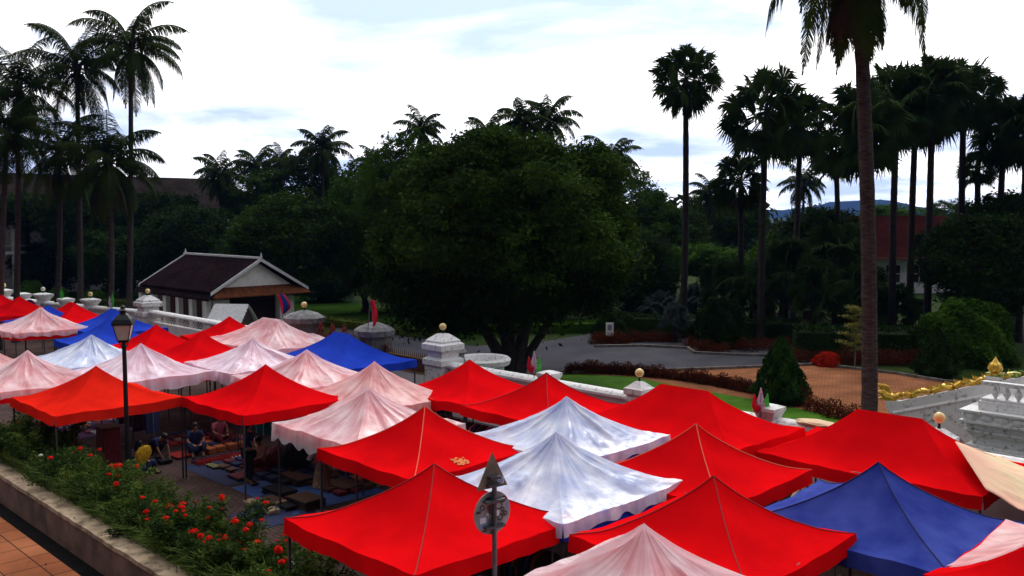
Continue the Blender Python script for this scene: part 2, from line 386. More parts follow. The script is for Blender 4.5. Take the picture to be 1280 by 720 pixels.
def tent(px, py, z, colr, label, a=1.5, b=1.5, r=0, eave=2.18, sheet=None, seam=None, rot=0, group='market tents in rows', pos=None, sheetlabel=None, detail=1, power=1.65, drop=.24, sheetdrop=.2, fold=.11, patch=None):
    p = at_z(px, py, z) if pos is None else S(*pos)
    seed = int(abs(px)*7+abs(py)) + 1
    T = thing('market_tent', label, 'tent', (p.x, p.y, 0), ROT+rot, group)
    nt, ns = (22, 40) if detail else (12, 14)
    top = MB(); val = MB(); zf = None
    for side, v, q, w, zf in canopy(top, a, b, r, z-eave, drop, seed, nt=nt, ns=ns, power=power):
        top.add(v, q); val.add(v, w)
    o = top.build('canopy', M[colr], T, smooth=True); o.location.z = eave
    o = val.build('valance', M[colr], T, smooth=True); o.location.z = eave
    if seam: o = seam_mesh(a, b, r, zf).build('seam', M[seam], T); o.location.z = eave
    if patch:
        pm_ = MB(); k_ = 9; vs_p = []
        for i in range(k_):
            for j in range(k_):
                x = patch[0]+(i/(k_-1)-.5)*.26+.02*math.sin(j*2.1); y = patch[1]+(j/(k_-1)-.5)*.30+.02*math.sin(i*1.7)
                t = max(abs(x)/a, abs(y)/b); ss = y/(t*b) if abs(x)/a >= abs(y)/b else x/(t*a)
                vs_p.append((x, y, float(zf(np.array(t), np.array(ss), np.array(x), np.array(y)))+.012))
        rp = random.Random(3)
        pm_.add(vs_p, [(i*k_+j, (i+1)*k_+j, (i+1)*k_+j+1, i*k_+j+1) for i in range(k_-1) for j in range(k_-1) if rp.random() < .75 or (1 < i < 6 and 1 < j < 6)])
        o = pm_.build('patch', mat('ochre_patch', (.55,.24,.04), .8, (.62,.06,.02), 20), T); o.location.z = eave
    lk = round(eave, 2)
    if lk not in leg_cache:
        l = MB(); l.box((0,0,lk/2-.02), (.035,.035,lk-.04)); l.box((0,0,.004), (.09,.09,.008)); l.box((0,0,lk-.35),(.05,.05,.07))
        leg_cache[lk] = l.mesh('leg', M['pole'])
    for sx in (-1, 1):
        for sy in (-1, 1): inst('leg', leg_cache[lk], T, (sx*(a-.05), sy*(b-.05), 0))
    f = MB(); e = eave-.06
    for sy in (-1, 1):
        for (A, B, fix) in ((a, b, 0), (b, a, 1)):
            def q(l, z): return (l, sy*(B-.13), z) if fix == 0 else (sy*(B-.13), l, z)
            for k in range(2):
                x0 = -A+.12 + k*(A-.12); x1 = x0+A-.12
                f.tube([q(x0, e), q(x1, e-.2)], .009, 4, cap=False); f.tube([q(x0, e-.2), q(x1, e)], .009, 4, cap=False)
    f.tube([(0,0,e-.5),(0,0,z-.05)], .016, 6)
    for sx, sy in ((1,1),(1,-1),(-1,1),(-1,-1)): f.tube([(sx*(a-.04), sy*(b-.04), e),(0,0,e-.2)], .010, 4, cap=False)
    f.build('frame', M['polel'], T)
    if sheet:
        s = MB(); zo = .025
        for side, v, q, w, _ in canopy(s, a+.06, b+.06, r, z-eave+.0, sheetdrop, seed+50, fold=fold, wav=.006, off=zo, nt=34, ns=60, ragged=.38, sag=.03, power=1.5):
            s.add(v, q); s.add(v, w)
        so = s.build('plastic_sheet', M[sheet], None, smooth=True)
        so.location = (p.x, p.y, eave+.03); so.rotation_euler = (0, 0, ROT+rot)
        tag(so, sheetlabel, 'plastic sheet', 'plastic sheets over the tents')
    return p
tents = [
 # front row (v 9)
 (543,580,3.05,'red','large plain red tent right behind the road sign',dict(seam='seam_red',a=1.6,b=1.7,eave=2.2)),
 (120,457,3.0,'orange','orange-red tent directly behind the black street lamp',dict(a=1.6,b=1.6)),
 (805,662,3.05,'red','red tent hidden under pale pink plastic at the bottom centre',dict(sheet='pinkplastic',sheetlabel='pale pink creased plastic over the tent at the bottom centre edge of the photo')),
 (34,441,3.0,'red','red tent under pink plastic at the left edge, behind the orange-red tent',dict(sheet='pinkplastic',sheetlabel='smooth pink plastic over the left edge tent just behind the orange-red one')),
 (-18,434,3.0,'red','red tent under pink plastic cut off by the left edge of the photo',dict(sheet='rosecloth',sheetlabel='rose plastic over the tent cut off by the left edge')),
 # second row (v 12)
 (892,595,3.1,'red','pointed red tent right of the road sign, in front of the navy tent',dict(seam='seam_red',a=1.5,b=1.48,eave=2.22)),
 (695,545,3.05,'blue','blue tent under bluish white plastic whose blue valance shows beside the road sign',dict(sheet='blueplastic',a=1.55,b=1.55,sheetlabel='nearer bluish white creased plastic sheet behind the road sign')),
 (531,508,3.05,'red','red tent with pale seam and ochre patch behind the road sign one',dict(seam='seam_orange',a=1.55,b=1.55,patch=(-1.25,.15))),
 (460,487,2.85,'red','red tent under white-pink plastic, nearest covered tent to the goods on the ground',dict(sheet='pinkplastic',a=1.6,b=1.5,eave=2.0,sheetdrop=.4,sheetlabel='white-pink plastic with long loose hem beside the goods on the ground')),
 (332,455,3.05,'red','broad bright red tent between the pink covered tents, above the seated sellers',dict(a=1.6,b=1.55)),
 (176,432,3.0,'red','red tent under lilac-pink plastic behind the lamp lantern',dict(sheet='lilac',sheetdrop=.35,sheetlabel='lilac-pink wrinkled plastic just right of the lamp lantern')),
 (114,421,2.95,'blue','blue tent under pale blue plastic left of the lamp lantern',dict(sheet='blueplastic',sheetlabel='pale blue-white plastic left of the lamp lantern')),
 # third row (v 14.6)
 (1098,578,3.05,'navy','faded navy blue tent with dark seams at the lower right',dict(seam='seam_blue',a=1.7,b=1.5,eave=2.13)),
 (1300,640,3.0,'red','red tent half covered with pink cloth in the bottom right corner',dict(pos=(3.0,13.75),sheet=None,a=1.5,b=1.6)),
 (870,530,3.05,'red','red tent with an orange seam behind the nearer bluish plastic, centre right',dict(seam='seam_orange',a=1.55,b=1.5)),
 (708,500,3.0,'blue','blue tent fully under the farther bluish white plastic',dict(sheet='blueplastic',sheetlabel='farther bluish white plastic sheet with steep folds, mid photo')),
 (468,455,2.95,'red','red tent under rose coloured plastic with a gathered hem, centre left',dict(sheet='rosecloth',sheetlabel='rose plastic with gathered dark hem right of centre left tents',eave=2.05)),
 (383,440,2.95,'red','red tent under lilac-pink plastic in front of the ridged blue tent',dict(sheet='pinkplastic',sheetlabel='lilac-pink plastic in front of the ridged blue tent')),
 (316,425,2.95,'red','red tent under crumpled lilac plastic, third row left of centre',dict(sheet='lilac',sheetdrop=.3,fold=.14,sheetlabel='very crumpled lilac plastic below the larger pink ridged one')),
 (252,414,3.0,'red','small-looking red tent between lilac plastic tents and the lattice wall',dict()),
 (195,405,3.0,'red','red tent just right of and behind the lamp lantern',dict()),
 (136,398,3.0,'blue','bright blue tent touching the left of the lamp lantern top',dict()),
 (51,386,3.0,'red','red tent under pink plastic, with red hem showing, far left',dict(sheet='pinkplastic',sheetlabel='pink plastic over the far left tent in front of a blue one')),
 (24,370,2.95,'red','far red tent beside the round blue road sign',dict(detail=0)),
 (2,368,2.95,'red','farthest red tent at the left edge of the photo',dict(detail=0)),
 # fourth row (v 17.5)
 (1127,525,2.9,'red','wide ridged red tent in front of the big palm trunk',dict(pos=(7.6,18.4),r=.66,a=2.3,b=1.5,eave=2.02)),
 (855,484,3.0,'red','wide ridged red tent in front of the small wall pillar and lawn',dict(r=.65,a=2.2,b=1.5)),
 (683,466,3.0,'red','red tent below the trio of coloured pennants and big tree',dict(seam='seam_red')),
 (587,449,3.0,'red','red tent in front of the round white basin and big white pillar',dict()),
 (427,416,3.0,'blue','ridged royal blue tent in front of the dark gate pillars',dict(r=.42,a=2.1,b=1.5)),
 (339,400,3.0,'red','red ridged tent under the largest pink plastic, below the striped flag',dict(r=.6,a=2.2,b=1.6,sheet='pinkplastic',fold=.14,sheetlabel='large pink plastic draped over a ridged tent below the striped flag')),
 (287,395,2.95,'red','small red tent in front of the white plank roofed kiosk',dict(a=1.4,b=1.4)),
 (142,386,2.95,'blue','ridged blue tent behind the lamp lantern and before the white pillar',dict(r=.3,a=1.9)),
 (90,378,2.95,'red','wide red tent between two blue tents, far left',dict(r=.35,a=1.9)),
 (60,381,2.9,'blue','flat looking blue tent behind the far left pink covered tent',dict(detail=0)),
]
for px, py, z, colr, lab, kw in tents:
    p = tent(px, py, z, colr, lab, **kw)
    print('TENT %5d %4d  u=%.1f v=%.1f' % (px, py, *uv(p)), colr)

# beige cloth from the wide red tent to the wall
n_ = 34; m_n = 30; nz = noise2(66, 8, 1.2, 4); nz2 = noise2(67, 8, 6, 15)
r0 = [(6.3,20.28,1.94),(6.25,18.2,2.58),(5.25,16.9,2.12)]; r1 = [(1.5,20.28,1.90),(1.5,18.6,1.9),(1.5,17.0,1.55)]
vs = []
for i in range(n_):
    t = i/(n_-1)
    def pw(R, t):
        k = 0 if t < .5 else 1; f = t*2-k; return [R[k][q]*(1-f)+R[k+1][q]*f for q in range(3)]
    A_ = pw(r0, t); B_ = pw(r1, t)
    for j in range(m_n):
        q = j/(m_n-1); p = [A_[k]*(1-q)+B_[k]*q for k in range(3)]
        sagz = -.45*math.sin(PI*min(1, q*1.5))*math.sin(PI*(.1+.8*t))
        P = S(p[0], p[1], p[2]+.03+sagz*.7+.12*float(nz(p[0], p[1]))*min(1, q*8)+.12*abs(float(nz2(p[0]*.5, p[1]*1.3)))*min(1, q*6)); vs.append(tuple(P))
b = MB(); b.add(vs, [(i*m_n+j, i*m_n+j+1, (i+1)*m_n+j+1, (i+1)*m_n+j) for i in range(n_-1) for j in range(m_n-1)])
o = b.build('cloth', M['beige'], smooth=True); tag(o, 'beige and salmon cloth stretched between the wide red tent and the wall, right edge', 'cloth')
sm = o.modifiers.new('thick', 'SOLIDIFY'); sm.thickness = .006
# pink cloth laid over half of the corner tent
b = MB()
for side, v, q, w, _ in canopy(b, 1.45, 1.55, 0, .9, .05, 901, fold=.05, wav=.02, off=.06, nt=20, ns=24):
    if side in (0, 2, 3): 
        b.add(v, q)
# keep only the part turned up the street: cut by face centre
V = np.concatenate(b.v); keep = []
for f, m in b.order:
    c = V[f].mean(1); keep.append((f[(c[:, 1]*1.0 + c[:, 0]*-.55) < .28], m))
b.order = keep
allf = np.concatenate([f.reshape(-1) for f, m in keep]); used, inv = np.unique(allf, return_inverse=True); Vu = V[used]
key = np.round(Vu, 4); kk, first, inv2 = np.unique(key, axis=0, return_index=True, return_inverse=True); inv2 = inv2.reshape(-1)
b.v = [Vu[first]]; b.n = len(first); b.order = [(inv2[inv].reshape(-1, 4), 0)]
o = b.build('cloth', M['rosecloth'], smooth=True); o.location = S(3.0, 13.75, 2.14); o.rotation_euler = (0, 0, ROT)
tag(o, 'pink cloth folded over the upper half of the corner red tent', 'cloth')
# dusty torn patch on the red tent
# ------------------------------------------------------------------ foliage generators
def quads(P, A, B):
    """one leaf per row: centre P, half axes A (long) and B (wide), folded a little"""
    n = len(P); Nn = np.cross(A, B); L = np.linalg.norm(Nn, axis=1, keepdims=True)+1e-9
    fo = Nn/L*np.linalg.norm(B, axis=1, keepdims=True)*.35
    v = np.stack([P-A, P+B+fo, P+A, P-B+fo], 1).reshape(-1, 3)
    f = np.arange(n*4).reshape(-1, 4)
    return v, f
def unit(v): return v/(np.linalg.norm(v, axis=1, keepdims=True)+1e-9)
def crown_mesh(name, m, seed, R, ncl, nleaf, leaf, clr, shell=.55, flat=.55, lobes=.28, cut=None, m2=None):
    r = np.random.default_rng(seed); R = np.array(R)
    d = unit(r.normal(size=(ncl, 3)))
    lob = np.zeros(ncl)
    for i in range(9):
        c = unit(r.normal(size=(1, 3)))[0]; lob += np.clip(d@c-.55, 0, 1)*r.uniform(.6, 2.0)
    rad = (shell+(1-shell)*r.random(ncl)**.6)*(1-lobes+lob*lobes*1.1)
    P = d*rad[:, None]*R
    if cut is not None: P = P[P[:, 2] > cut*R[2]]
    ncl = len(P); idx = np.repeat(np.arange(ncl), max(1, nleaf//ncl)); n = len(idx)
    cs = clr*r.uniform(.55, 1.5, ncl)
    q = r.normal(size=(n, 3))*cs[idx][:, None]*np.array([1, 1, flat])
    Q = P[idx]+q; Q[:, 2] -= (q[:, 0]**2+q[:, 1]**2)*.12/clr
    nor = unit(r.normal(size=(n, 3))*.8+unit(Q)*.5+np.array([0, 0, .7]))
    ax = unit(np.cross(nor, r.normal(size=(n, 3)))); bx = np.cross(nor, ax)
    sz = leaf*r.uniform(.5, 1.3, n)[:, None]
    v, f = quads(Q, ax*sz, bx*sz*.5)
    b = MB(); b.add(v, f)
    return b.mesh(name, m), P
def limbs(b, base, targets, r0, seed, sway=.15, fork=None):
    r = random.Random(seed)
    for t in targets:
        t = Vector(t); p0 = Vector(base) if fork is None else Vector(fork)
        pts = []; d = t-p0
        for i in range(7):
            s = i/6; p = p0+d*s; p.z = p0.z+d.z*(s**.8)
            p += Vector((r.uniform(-1,1), r.uniform(-1,1), 0))*sway*d.length*.3*math.sin(PI*s)
            pts.append(p)
        b.tube(pts, [r0*(1-.85*i/6) for i in range(7)], 7, cap=False)
def frond(b, origin, az, el, L, rr, droop, width=.055, npair=40, m=0, ll=.75, hang=.55):
    """feather frond: arching rachis and hanging leaflets"""
    n = 14; pts = []; p = np.array(origin, float); e = el; seg = L/n
    dirs = []
    for i in range(n+1):
        d = np.array([math.cos(az)*math.cos(e), math.sin(az)*math.cos(e), math.sin(e)])
        pts.append(p.copy()); dirs.append(d); p = p+d*seg; e -= droop/n*(0.5+1.2*i/n)
        e = max(e, -1.45)
    b.tube([tuple(q) for q in pts], [.045*(1-.85*i/n) for i in range(n+1)], 4, m, cap=False)
    pts = np.array(pts); dirs = np.array(dirs)
    s = np.linspace(.13, .99, npair); k = s*n; i0 = np.clip(k.astype(int), 0, n-1); fr = (k-i0)[:, None]
    P = pts[i0]*(1-fr)+pts[i0+1]*fr; T = unit(dirs[i0]*(1-fr)+dirs[i0+1]*fr)
    up = np.array([0, 0, 1.0]); side = unit(np.cross(T, up)+1e-6)
    for sg in (-1, 1):
        l = ll*(np.sin(np.clip(s*.95+.12, 0, 1)*PI)**.6*.9+.12)[:, None]*rr.uniform(.8, 1.15, (npair, 1))
        d1 = unit(side*sg + T*.55 - up*hang*rr.uniform(.5, 1.4, (npair, 1)))
        d2 = unit(d1*.6 - up*(.5+hang)*rr.uniform(.6, 1.3, (npair, 1)) + T*.15)
        w = T*width/2
        a0 = P; a1 = P+d1*l*.5; a2 = a1+d2*l*.5
        v = np.stack([a0-w*.7, a0+w*.7, a1-w, a1+w, a2-w*.15, a2+w*.15], 1).reshape(-1, 3)
        o = np.arange(npair)[:, None]*6
        f = np.concatenate([o+np.array([[0, 1, 3, 2]]), o+np.array([[2, 3, 5, 4]])])
        b.add(v, f, m)
def coco_crown(name, seed, n=24, L=3.9, mats=None, width=.06, npair=42, spread=1.0, old=5, top=1.15):
    rr = np.random.default_rng(seed); b = MB()
    for i in range(n):
        s = i/(n-1); el = top-(s**1.0)*1.75*spread+rr.uniform(-.12, .12)
        frond(b, (0, 0, -.25*s), i*2.39996+rr.uniform(-.25, .25), el, L*rr.uniform(.85, 1.1)*(1-.12*s), rr, 1.5+.4*rr.random()+.2*s, width, npair, 0, .95*L/3.9, rr.uniform(.4,.95))
    for i in range(old):
        frond(b, (0, 0, -.35), rr.uniform(0, 6.28), -1.0, L*.65, rr, .7, width, npair//2, 1, .45)
    for i in range(9):      # nuts
        a = rr.uniform(0, 6.28); b.sphere((.28*math.cos(a), .28*math.sin(a), -.45-.12*rr.random()), .13, 2, 8, 6)
    for i in range(10):     # fibrous sheath
        a = rr.uniform(0, 6.28); b.tube([(0,0,-.7), (.12*math.cos(a), .12*math.sin(a), -.2), (.3*math.cos(a), .3*math.sin(a), .35)], [.1,.12,.03], 5, 2)
    return b.mesh(name, mats or [M['coco'], M['dead'], M['trunkd']])
def fan_leaf(b, base, d, pet, R, rr, nseg=28, m=0, span=2.6):
    d = d/np.linalg.norm(d); base = np.array(base)
    hub = base+d*pet; hub[2] -= pet*.10
    b.tube([tuple(base), tuple(hub)], [.03, .018], 4, m, cap=False)
    rnd = rr.normal(size=3); sd = np.cross(d, rnd); sd /= np.linalg.norm(sd)
    nn = np.cross(d, sd)
    an = np.linspace(-span, span, nseg)+rr.uniform(-.04, .04, nseg)
    rad = R*(1-.12*(np.abs(an)/span)**2)*rr.uniform(.85, 1.05, nseg)
    dirs = np.cos(an)[:, None]*d+np.sin(an)[:, None]*sd+nn*.18
    dirs = unit(dirs); hw = .55*2*span/nseg
    side = unit(np.cross(dirs, nn))
    mid = hub+dirs*rad[:, None]*.55
    tip = hub+dirs*rad[:, None]; tip[:, 2] -= rad*.30*rr.uniform(.2, 1.6, nseg)
    w = side*(rad*.55*hw)[:, None]
    pl = nn*.03
    v = np.stack([np.repeat(hub[None], nseg, 0), mid-w+pl, mid-pl, mid+w+pl, tip], 1).reshape(-1, 3)
    o = np.arange(nseg)[:, None]*5
    f = np.concatenate([o+np.array([[0, 1, 2]]), o+np.array([[0, 2, 3]]), o+np.array([[1, 4, 2]]), o+np.array([[2, 4, 3]])])
    b.add(v, f, m)
def fan_crown(name, seed, n=46, pet=1.4, R=1.02, dead=9, mats=None, lo=-1.15, sz=1.0):
    rr = np.random.default_rng(seed); b = MB()
    for i in range(n):
        s = (i+.5)/n; el = 1.35-(1.35-lo)*s**.85+rr.uniform(-.2, .2); az = i*2.39996+rr.uniform(-.3, .3)
        d = np.array([math.cos(az)*math.cos(el), math.sin(az)*math.cos(el), math.sin(el)])
        fan_leaf(b, (0, 0, -.5*s), d, pet*rr.uniform(.75, 1.2)*sz, R*rr.uniform(.8, 1.15)*sz, rr)
    for i in range(dead):
        az = rr.uniform(0, 6.28); d = np.array([math.cos(az)*.4, math.sin(az)*.4, -1])
        fan_leaf(b, (0, 0, -.5), d, .8*sz, R*.8*sz, rr, 12, 1, 1.2)
    for i in range(8):
        a = rr.uniform(0, 6.28); b.sphere((.25*math.cos(a), .25*math.sin(a), -.55-.2*rr.random()), .09, 2, 6, 5)
    return b.mesh(name, mats or [M['fan'], M['dead'], M['trunkd']])
def trunk_between(name, base, top, r0, r1, m, parent, bow=.0, rings=0, n=12, seed=0, flare=1.35):
    r = random.Random(seed); b = MB(); base = Vector(base); top = Vector(top); d = top-base; k = 26 if not rings else rings
    pts = []; rad = []
    ax = Vector((r.uniform(-1,1), r.uniform(-1,1), 0)).normalized()
    for i in range(k+1):
        s = i/k; p = base+d*s+ax*bow*math.sin(PI*s)
        pts.append(p); q = r0+(r1-r0)*s
        if s < .06: q *= 1+(flare-1)*(1-s/.06)
        rad.append(q*(1+(.035 if i % 2 else -.02)+r.uniform(-.01,.01)))
    b.tube(pts, rad, n)
    return b.build('trunk', m, parent, smooth=False)
# crown meshes shared
COCO = [coco_crown('crown', 31, 25, 4.1, width=.05, npair=78, spread=1.3, top=1.4), coco_crown('crown', 32, 24, 4.2, width=.05, npair=76, spread=1.25, top=1.45), coco_crown('crown', 33, 25, 3.9, width=.05, npair=74, spread=1.35, top=1.4)]
COCOFAR = [coco_crown('crown', 41, 24, 3.8, width=.12, npair=30, old=3, spread=1.2, top=1.4), coco_crown('crown', 42, 22, 3.6, width=.12, npair=30, old=2, spread=1.25, top=1.4)]
FAN = [fan_crown('crown', 51), fan_crown('crown', 52, 50), fan_crown('crown', 53, 36, lo=-.9)]
def palm(kind, label, px, topy, Y, basepx=None, zt=None, sc=1.0, var=0, r0=.17, r1=.11, name='palm_tree', group=None, bow=.15, rz=None, crownmesh=None):
    top = at_y(px, topy, Y); bx = at_y(basepx if basepx is not None else px, 300, Y).x
    T = thing(name, label, 'palm', (bx, Y, 0), 0, group)
    tr = trunk_between('trunk', (0,0,0), (top.x-bx, 0, top.z-.3*sc), r0, r1, M['trunk'] if kind == 'coco' else M['trunkd'], T, bow, seed=int(px), rings=40)
    me = crownmesh or {'coco': COCO, 'far': COCOFAR, 'fan': FAN}[kind][var % {'coco': 3, 'far': 2, 'fan': 3}[kind]]
    inst('crown', me, T, (top.x-bx, 0, top.z), rz if rz is not None else (px*1.7) % 6.28, sc)
    return T
gL = 'tall coconut palms on the left'
palm('coco', 'tallest coconut palm on the left, with a full crown and straight pale trunk', 163, 58, 52, 157, var=0, name='coconut_palm', group=gL, sc=.98)
palm('coco', 'coconut palm with a ragged upright crown second from the tallest one', 96, 84, 54, 97, var=1, name='coconut_palm', group=gL, sc=.95, rz=1.0)
palm('coco', 'coconut palm at the far left with a leaning trunk and dense crown', 22, 108, 50, 14, var=2, name='coconut_palm', group=gL, sc=.95)
palm('coco', 'low coconut palm with drooping fronds that hang beside the tallest trunk', 135, 200, 50, 132, var=0, name='coconut_palm', group=gL, sc=1.05, rz=2.2)
palm('coco', 'coconut palm with slanting trunk between the far left and middle palms', 74, 190, 53, 64, var=1, name='coconut_palm', group=gL, sc=.9)
palm('coco', 'coconut palm leaning out at the left edge of the photo', 8, 165, 47, -8, var=2, name='coconut_palm', group=gL, sc=.85, rz=4)
# big palm on the right
bigc = coco_crown('crown', 77, 28, 3.4, width=.05, npair=70, spread=1.35, old=26)
palm('coco', 'big foreground coconut palm with thick ringed trunk and dry skirt, right', 1072, -72, 22.5, 1096, name='coconut_palm', crownmesh=bigc, r0=.20, r1=.155, bow=.12, rz=.6, sc=1.0)
o = MB(); rr = np.random.default_rng(5)
for i in range(46):
    a = rr.uniform(0, 6.28); q = .16+.12*rr.random()
    z0 = rr.uniform(-1.1, -.1); l = rr.uniform(.7, 1.7)
    o.tube([(q*math.cos(a)*.8, q*math.sin(a)*.8, z0), (q*1.6*math.cos(a), q*1.6*math.sin(a), z0-l*.4), (q*1.9*math.cos(a+.2), q*1.9*math.sin(a+.2), z0-l)], [.05,.05,.01], 4)
tp = at_y(1072, -72, 22.5); bp = at_y(1096, 300, 22.5)
o = o.build('dry_skirt', M['dead']); o.parent = D.objects[[x.name for x in D.objects if x.name.startswith('coconut_palm')][-1]]; o.location = (tp.x-bp.x, 0, tp.z-.2)
# fan palms
gF = 'tall fan palms in the palace garden'
fp = [ # px, crown y, Y, base px, scale, var, label
 (857, 92, 53, 855, .96, 0, 'lone fan palm standing apart in the middle of the sky'),
 (958,132, 50, 954, 1.15, 1, 'fan palm with the widest crown, left of the big palm trunk'),
 (1000,148, 58, 993, 1.05, 0, 'fan palm just right of the widest crowned one, partly behind it'),
 (926,222, 55, 928, .85, 2, 'short fan palm with a sparse crown left of the wide one'),
 (1078,150, 48, 1096, 1.15, 1, 'fan palm half hidden behind the big foreground trunk'),
 (1122,118, 50, 1119, 1.08, 0, 'fan palm directly right of the big foreground trunk'),
 (1145,140, 52, 1141, .95, 2, 'slimmer fan palm, second to the right of the big trunk'),
 (1166,112, 50, 1163, 1.05, 1, 'fan palm third to the right of the big trunk'),
 (1205,108, 52, 1203, 1.0, 0, 'fan palm with the widest spread near the right, one trunk before the dwarf one'),
 (1222,205, 54, 1221, .55, 2, 'dwarf fan palm with few stubby leaves near the right edge'),
 (1255,158, 52, 1247, .92, 1, 'fan palm second from the right edge'),
 (1284,150, 50, 1278, .95, 0, 'fan palm cut by the right edge of the photo'),
 (1045,190, 60, 1050, .8, 2, 'low fan palm crown left of the foreground trunk in the clump'),
]
for px, cy, Y, bpx, sc, var, lab in fp:
    palm('fan', lab, px, cy, Y, bpx, sc=sc, var=var, r0=.21, r1=.15, name='fan_palm', group=gF, bow=.1)
# far coconut palms on the skyline
far = [(275,222,85,'small palm on the skyline left of the long roof end'),(322,212,88,'skyline palm right of the roof end'),(402,190,80,'skyline palm above the dark trees, upper left of centre'),
 (527,166,70,'large skyline palm left of the great tree'),(470,208,90,'little skyline palm in the gap left of the great tree'),(655,156,60,'skyline palm behind the great tree top'),(686,153,62,'right hand palm of the pair behind the great tree top'),
 (610,172,66,'palm mostly hidden behind the great tree, left of the pair'),(1005,232,95,'lone coconut palm seen through the fan palm trunks'),(888,245,80,'pale palm in the woods right of the lone fan palm trunk'),(765,205,60,'palm tips at the right shoulder of the great tree'),(350,205,90,'palm half lost in the trees at the upper left')]
for i, (px, cy, Y, lab) in enumerate(far):
    palm('far', lab, px, cy-4, Y, sc=.9 if px in (275,322,402,1005) else .72, var=i, r0=.17, r1=.12, name='coconut_palm', group='coconut palms on the skyline')

# broadleaf trees
crowns = {}
crowns['a'] = crown_mesh('crown', M['leafdk'], 61, (1,1,.85), 420, 26000, .034, .075)
crowns['b'] = crown_mesh('crown', M['leaf'], 62, (1,1,.8), 380, 26000, .034, .075)
crowns['c'] = crown_mesh('crown', M['leaf'], 63, (1,1,1.0), 420, 24000, .034, .07, lobes=.4)
crowns['d'] = crown_mesh('crown', M['leaflite'], 64, (1,1,.75), 300, 20000, .040, .08)
def tree(px, cy, Y, rx, rz, var, label, basepx=None, group='trees in the palace garden', name='tree', tr=.28, rot=0):
    c = at_y(px, cy, Y); bx = at_y(basepx or px, 300, Y).x
    T = thing(name, label, 'tree', (bx, Y, 0), 0, group)
    me, P = crowns[var]
    o = inst('crown', me, T, (c.x-bx, 0, c.z), rot, (rx, rx, rz))
    b = MB(); fork = (0.0, 0, max(.8, c.z-rz*.9))
    b.tube([(0,0,-.05), (.08,0,fork[2]*.5), fork], [tr*1.3, tr, tr*.85], 9, cap=False)
    r = random.Random(int(px)); tg = [( (c.x-bx)+r.uniform(-.6,.6)*rx, r.uniform(-.6,.6)*rx, c.z+r.uniform(-.2,.6)*rz) for _ in range(7)]
    limbs(b, fork, tg, tr*.6, int(px))
    b.build('trunk', M['bark'], T)
    return T
# the great tree
gt = thing('great_tree', 'huge dark spreading tree with several stems behind the wall, mid photo', 'tree', at_z(640,466,0))
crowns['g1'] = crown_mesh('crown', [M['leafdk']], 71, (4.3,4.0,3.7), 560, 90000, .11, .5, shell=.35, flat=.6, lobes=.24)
crowns['g2'] = crown_mesh('crown', [M['leaf']], 72, (3.7,3.6,1.9), 300, 36000, .11, .42, shell=.45, lobes=.3)  # lighter leaf colour on the upper crown paints in its sunlit top
gY = gt.location.y; gx = gt.location.x
rq = random.Random(2); spn = []
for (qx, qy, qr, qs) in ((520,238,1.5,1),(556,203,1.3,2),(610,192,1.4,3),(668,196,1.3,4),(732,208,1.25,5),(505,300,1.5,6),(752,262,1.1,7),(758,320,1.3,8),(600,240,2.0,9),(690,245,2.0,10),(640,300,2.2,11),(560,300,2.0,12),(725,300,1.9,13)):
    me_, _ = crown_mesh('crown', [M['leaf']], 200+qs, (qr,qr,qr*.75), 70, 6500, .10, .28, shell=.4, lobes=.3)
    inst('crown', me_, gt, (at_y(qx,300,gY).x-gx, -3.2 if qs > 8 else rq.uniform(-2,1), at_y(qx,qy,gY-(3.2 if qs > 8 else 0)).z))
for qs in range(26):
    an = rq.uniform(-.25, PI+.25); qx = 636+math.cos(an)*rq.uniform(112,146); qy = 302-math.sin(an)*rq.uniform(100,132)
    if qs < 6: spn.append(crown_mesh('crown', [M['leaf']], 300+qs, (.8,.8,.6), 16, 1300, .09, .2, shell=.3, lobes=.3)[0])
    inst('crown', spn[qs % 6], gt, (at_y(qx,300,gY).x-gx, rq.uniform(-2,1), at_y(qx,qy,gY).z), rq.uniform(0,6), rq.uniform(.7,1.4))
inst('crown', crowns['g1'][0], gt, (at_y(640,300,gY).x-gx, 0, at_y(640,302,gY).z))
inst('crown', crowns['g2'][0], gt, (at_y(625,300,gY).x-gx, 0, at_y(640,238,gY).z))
me_, _ = crown_mesh('crown', [M['leaf']], 73, (1.6,1.5,1.2), 110, 11000, .10, .32, shell=.3, lobes=.3)
inst('crown', me_, gt, (at_y(740,300,gY).x-gx, .5, at_y(740,212,gY).z))
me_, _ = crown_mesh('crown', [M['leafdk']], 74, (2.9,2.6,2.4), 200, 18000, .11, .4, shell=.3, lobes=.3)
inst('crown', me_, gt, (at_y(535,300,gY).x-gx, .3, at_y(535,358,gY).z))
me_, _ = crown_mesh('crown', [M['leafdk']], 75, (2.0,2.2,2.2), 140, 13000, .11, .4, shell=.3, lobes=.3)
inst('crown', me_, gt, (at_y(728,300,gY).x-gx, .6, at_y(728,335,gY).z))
b = MB()
for (dx, dz, rr0, tx, tz) in ((-.35,0,.26,-2.6,3.4),(0,0,.32,-1.0,5),( .25,0,.3,.9,5),(.5,0,.2,2.8,4.2),(-.1,.2,.22,.2,5.5)):
    pts = [(dx*.6,0,-.1),(dx+tx*.12,.1,1.0),(dx+tx*.4,.2,2.2),(dx+tx*.8,.1,tz)]
    b.tube(pts, [rr0*1.3, rr0, rr0*.75, rr0*.4], 8, cap=False)
    limbs(b, pts[2], [(dx+tx+random.uniform(-2,2), random.uniform(-2,2), tz+random.uniform(.5,3)) for _ in range(4)], rr0*.45, 5)
b.build('trunk', M['bark'], gt)
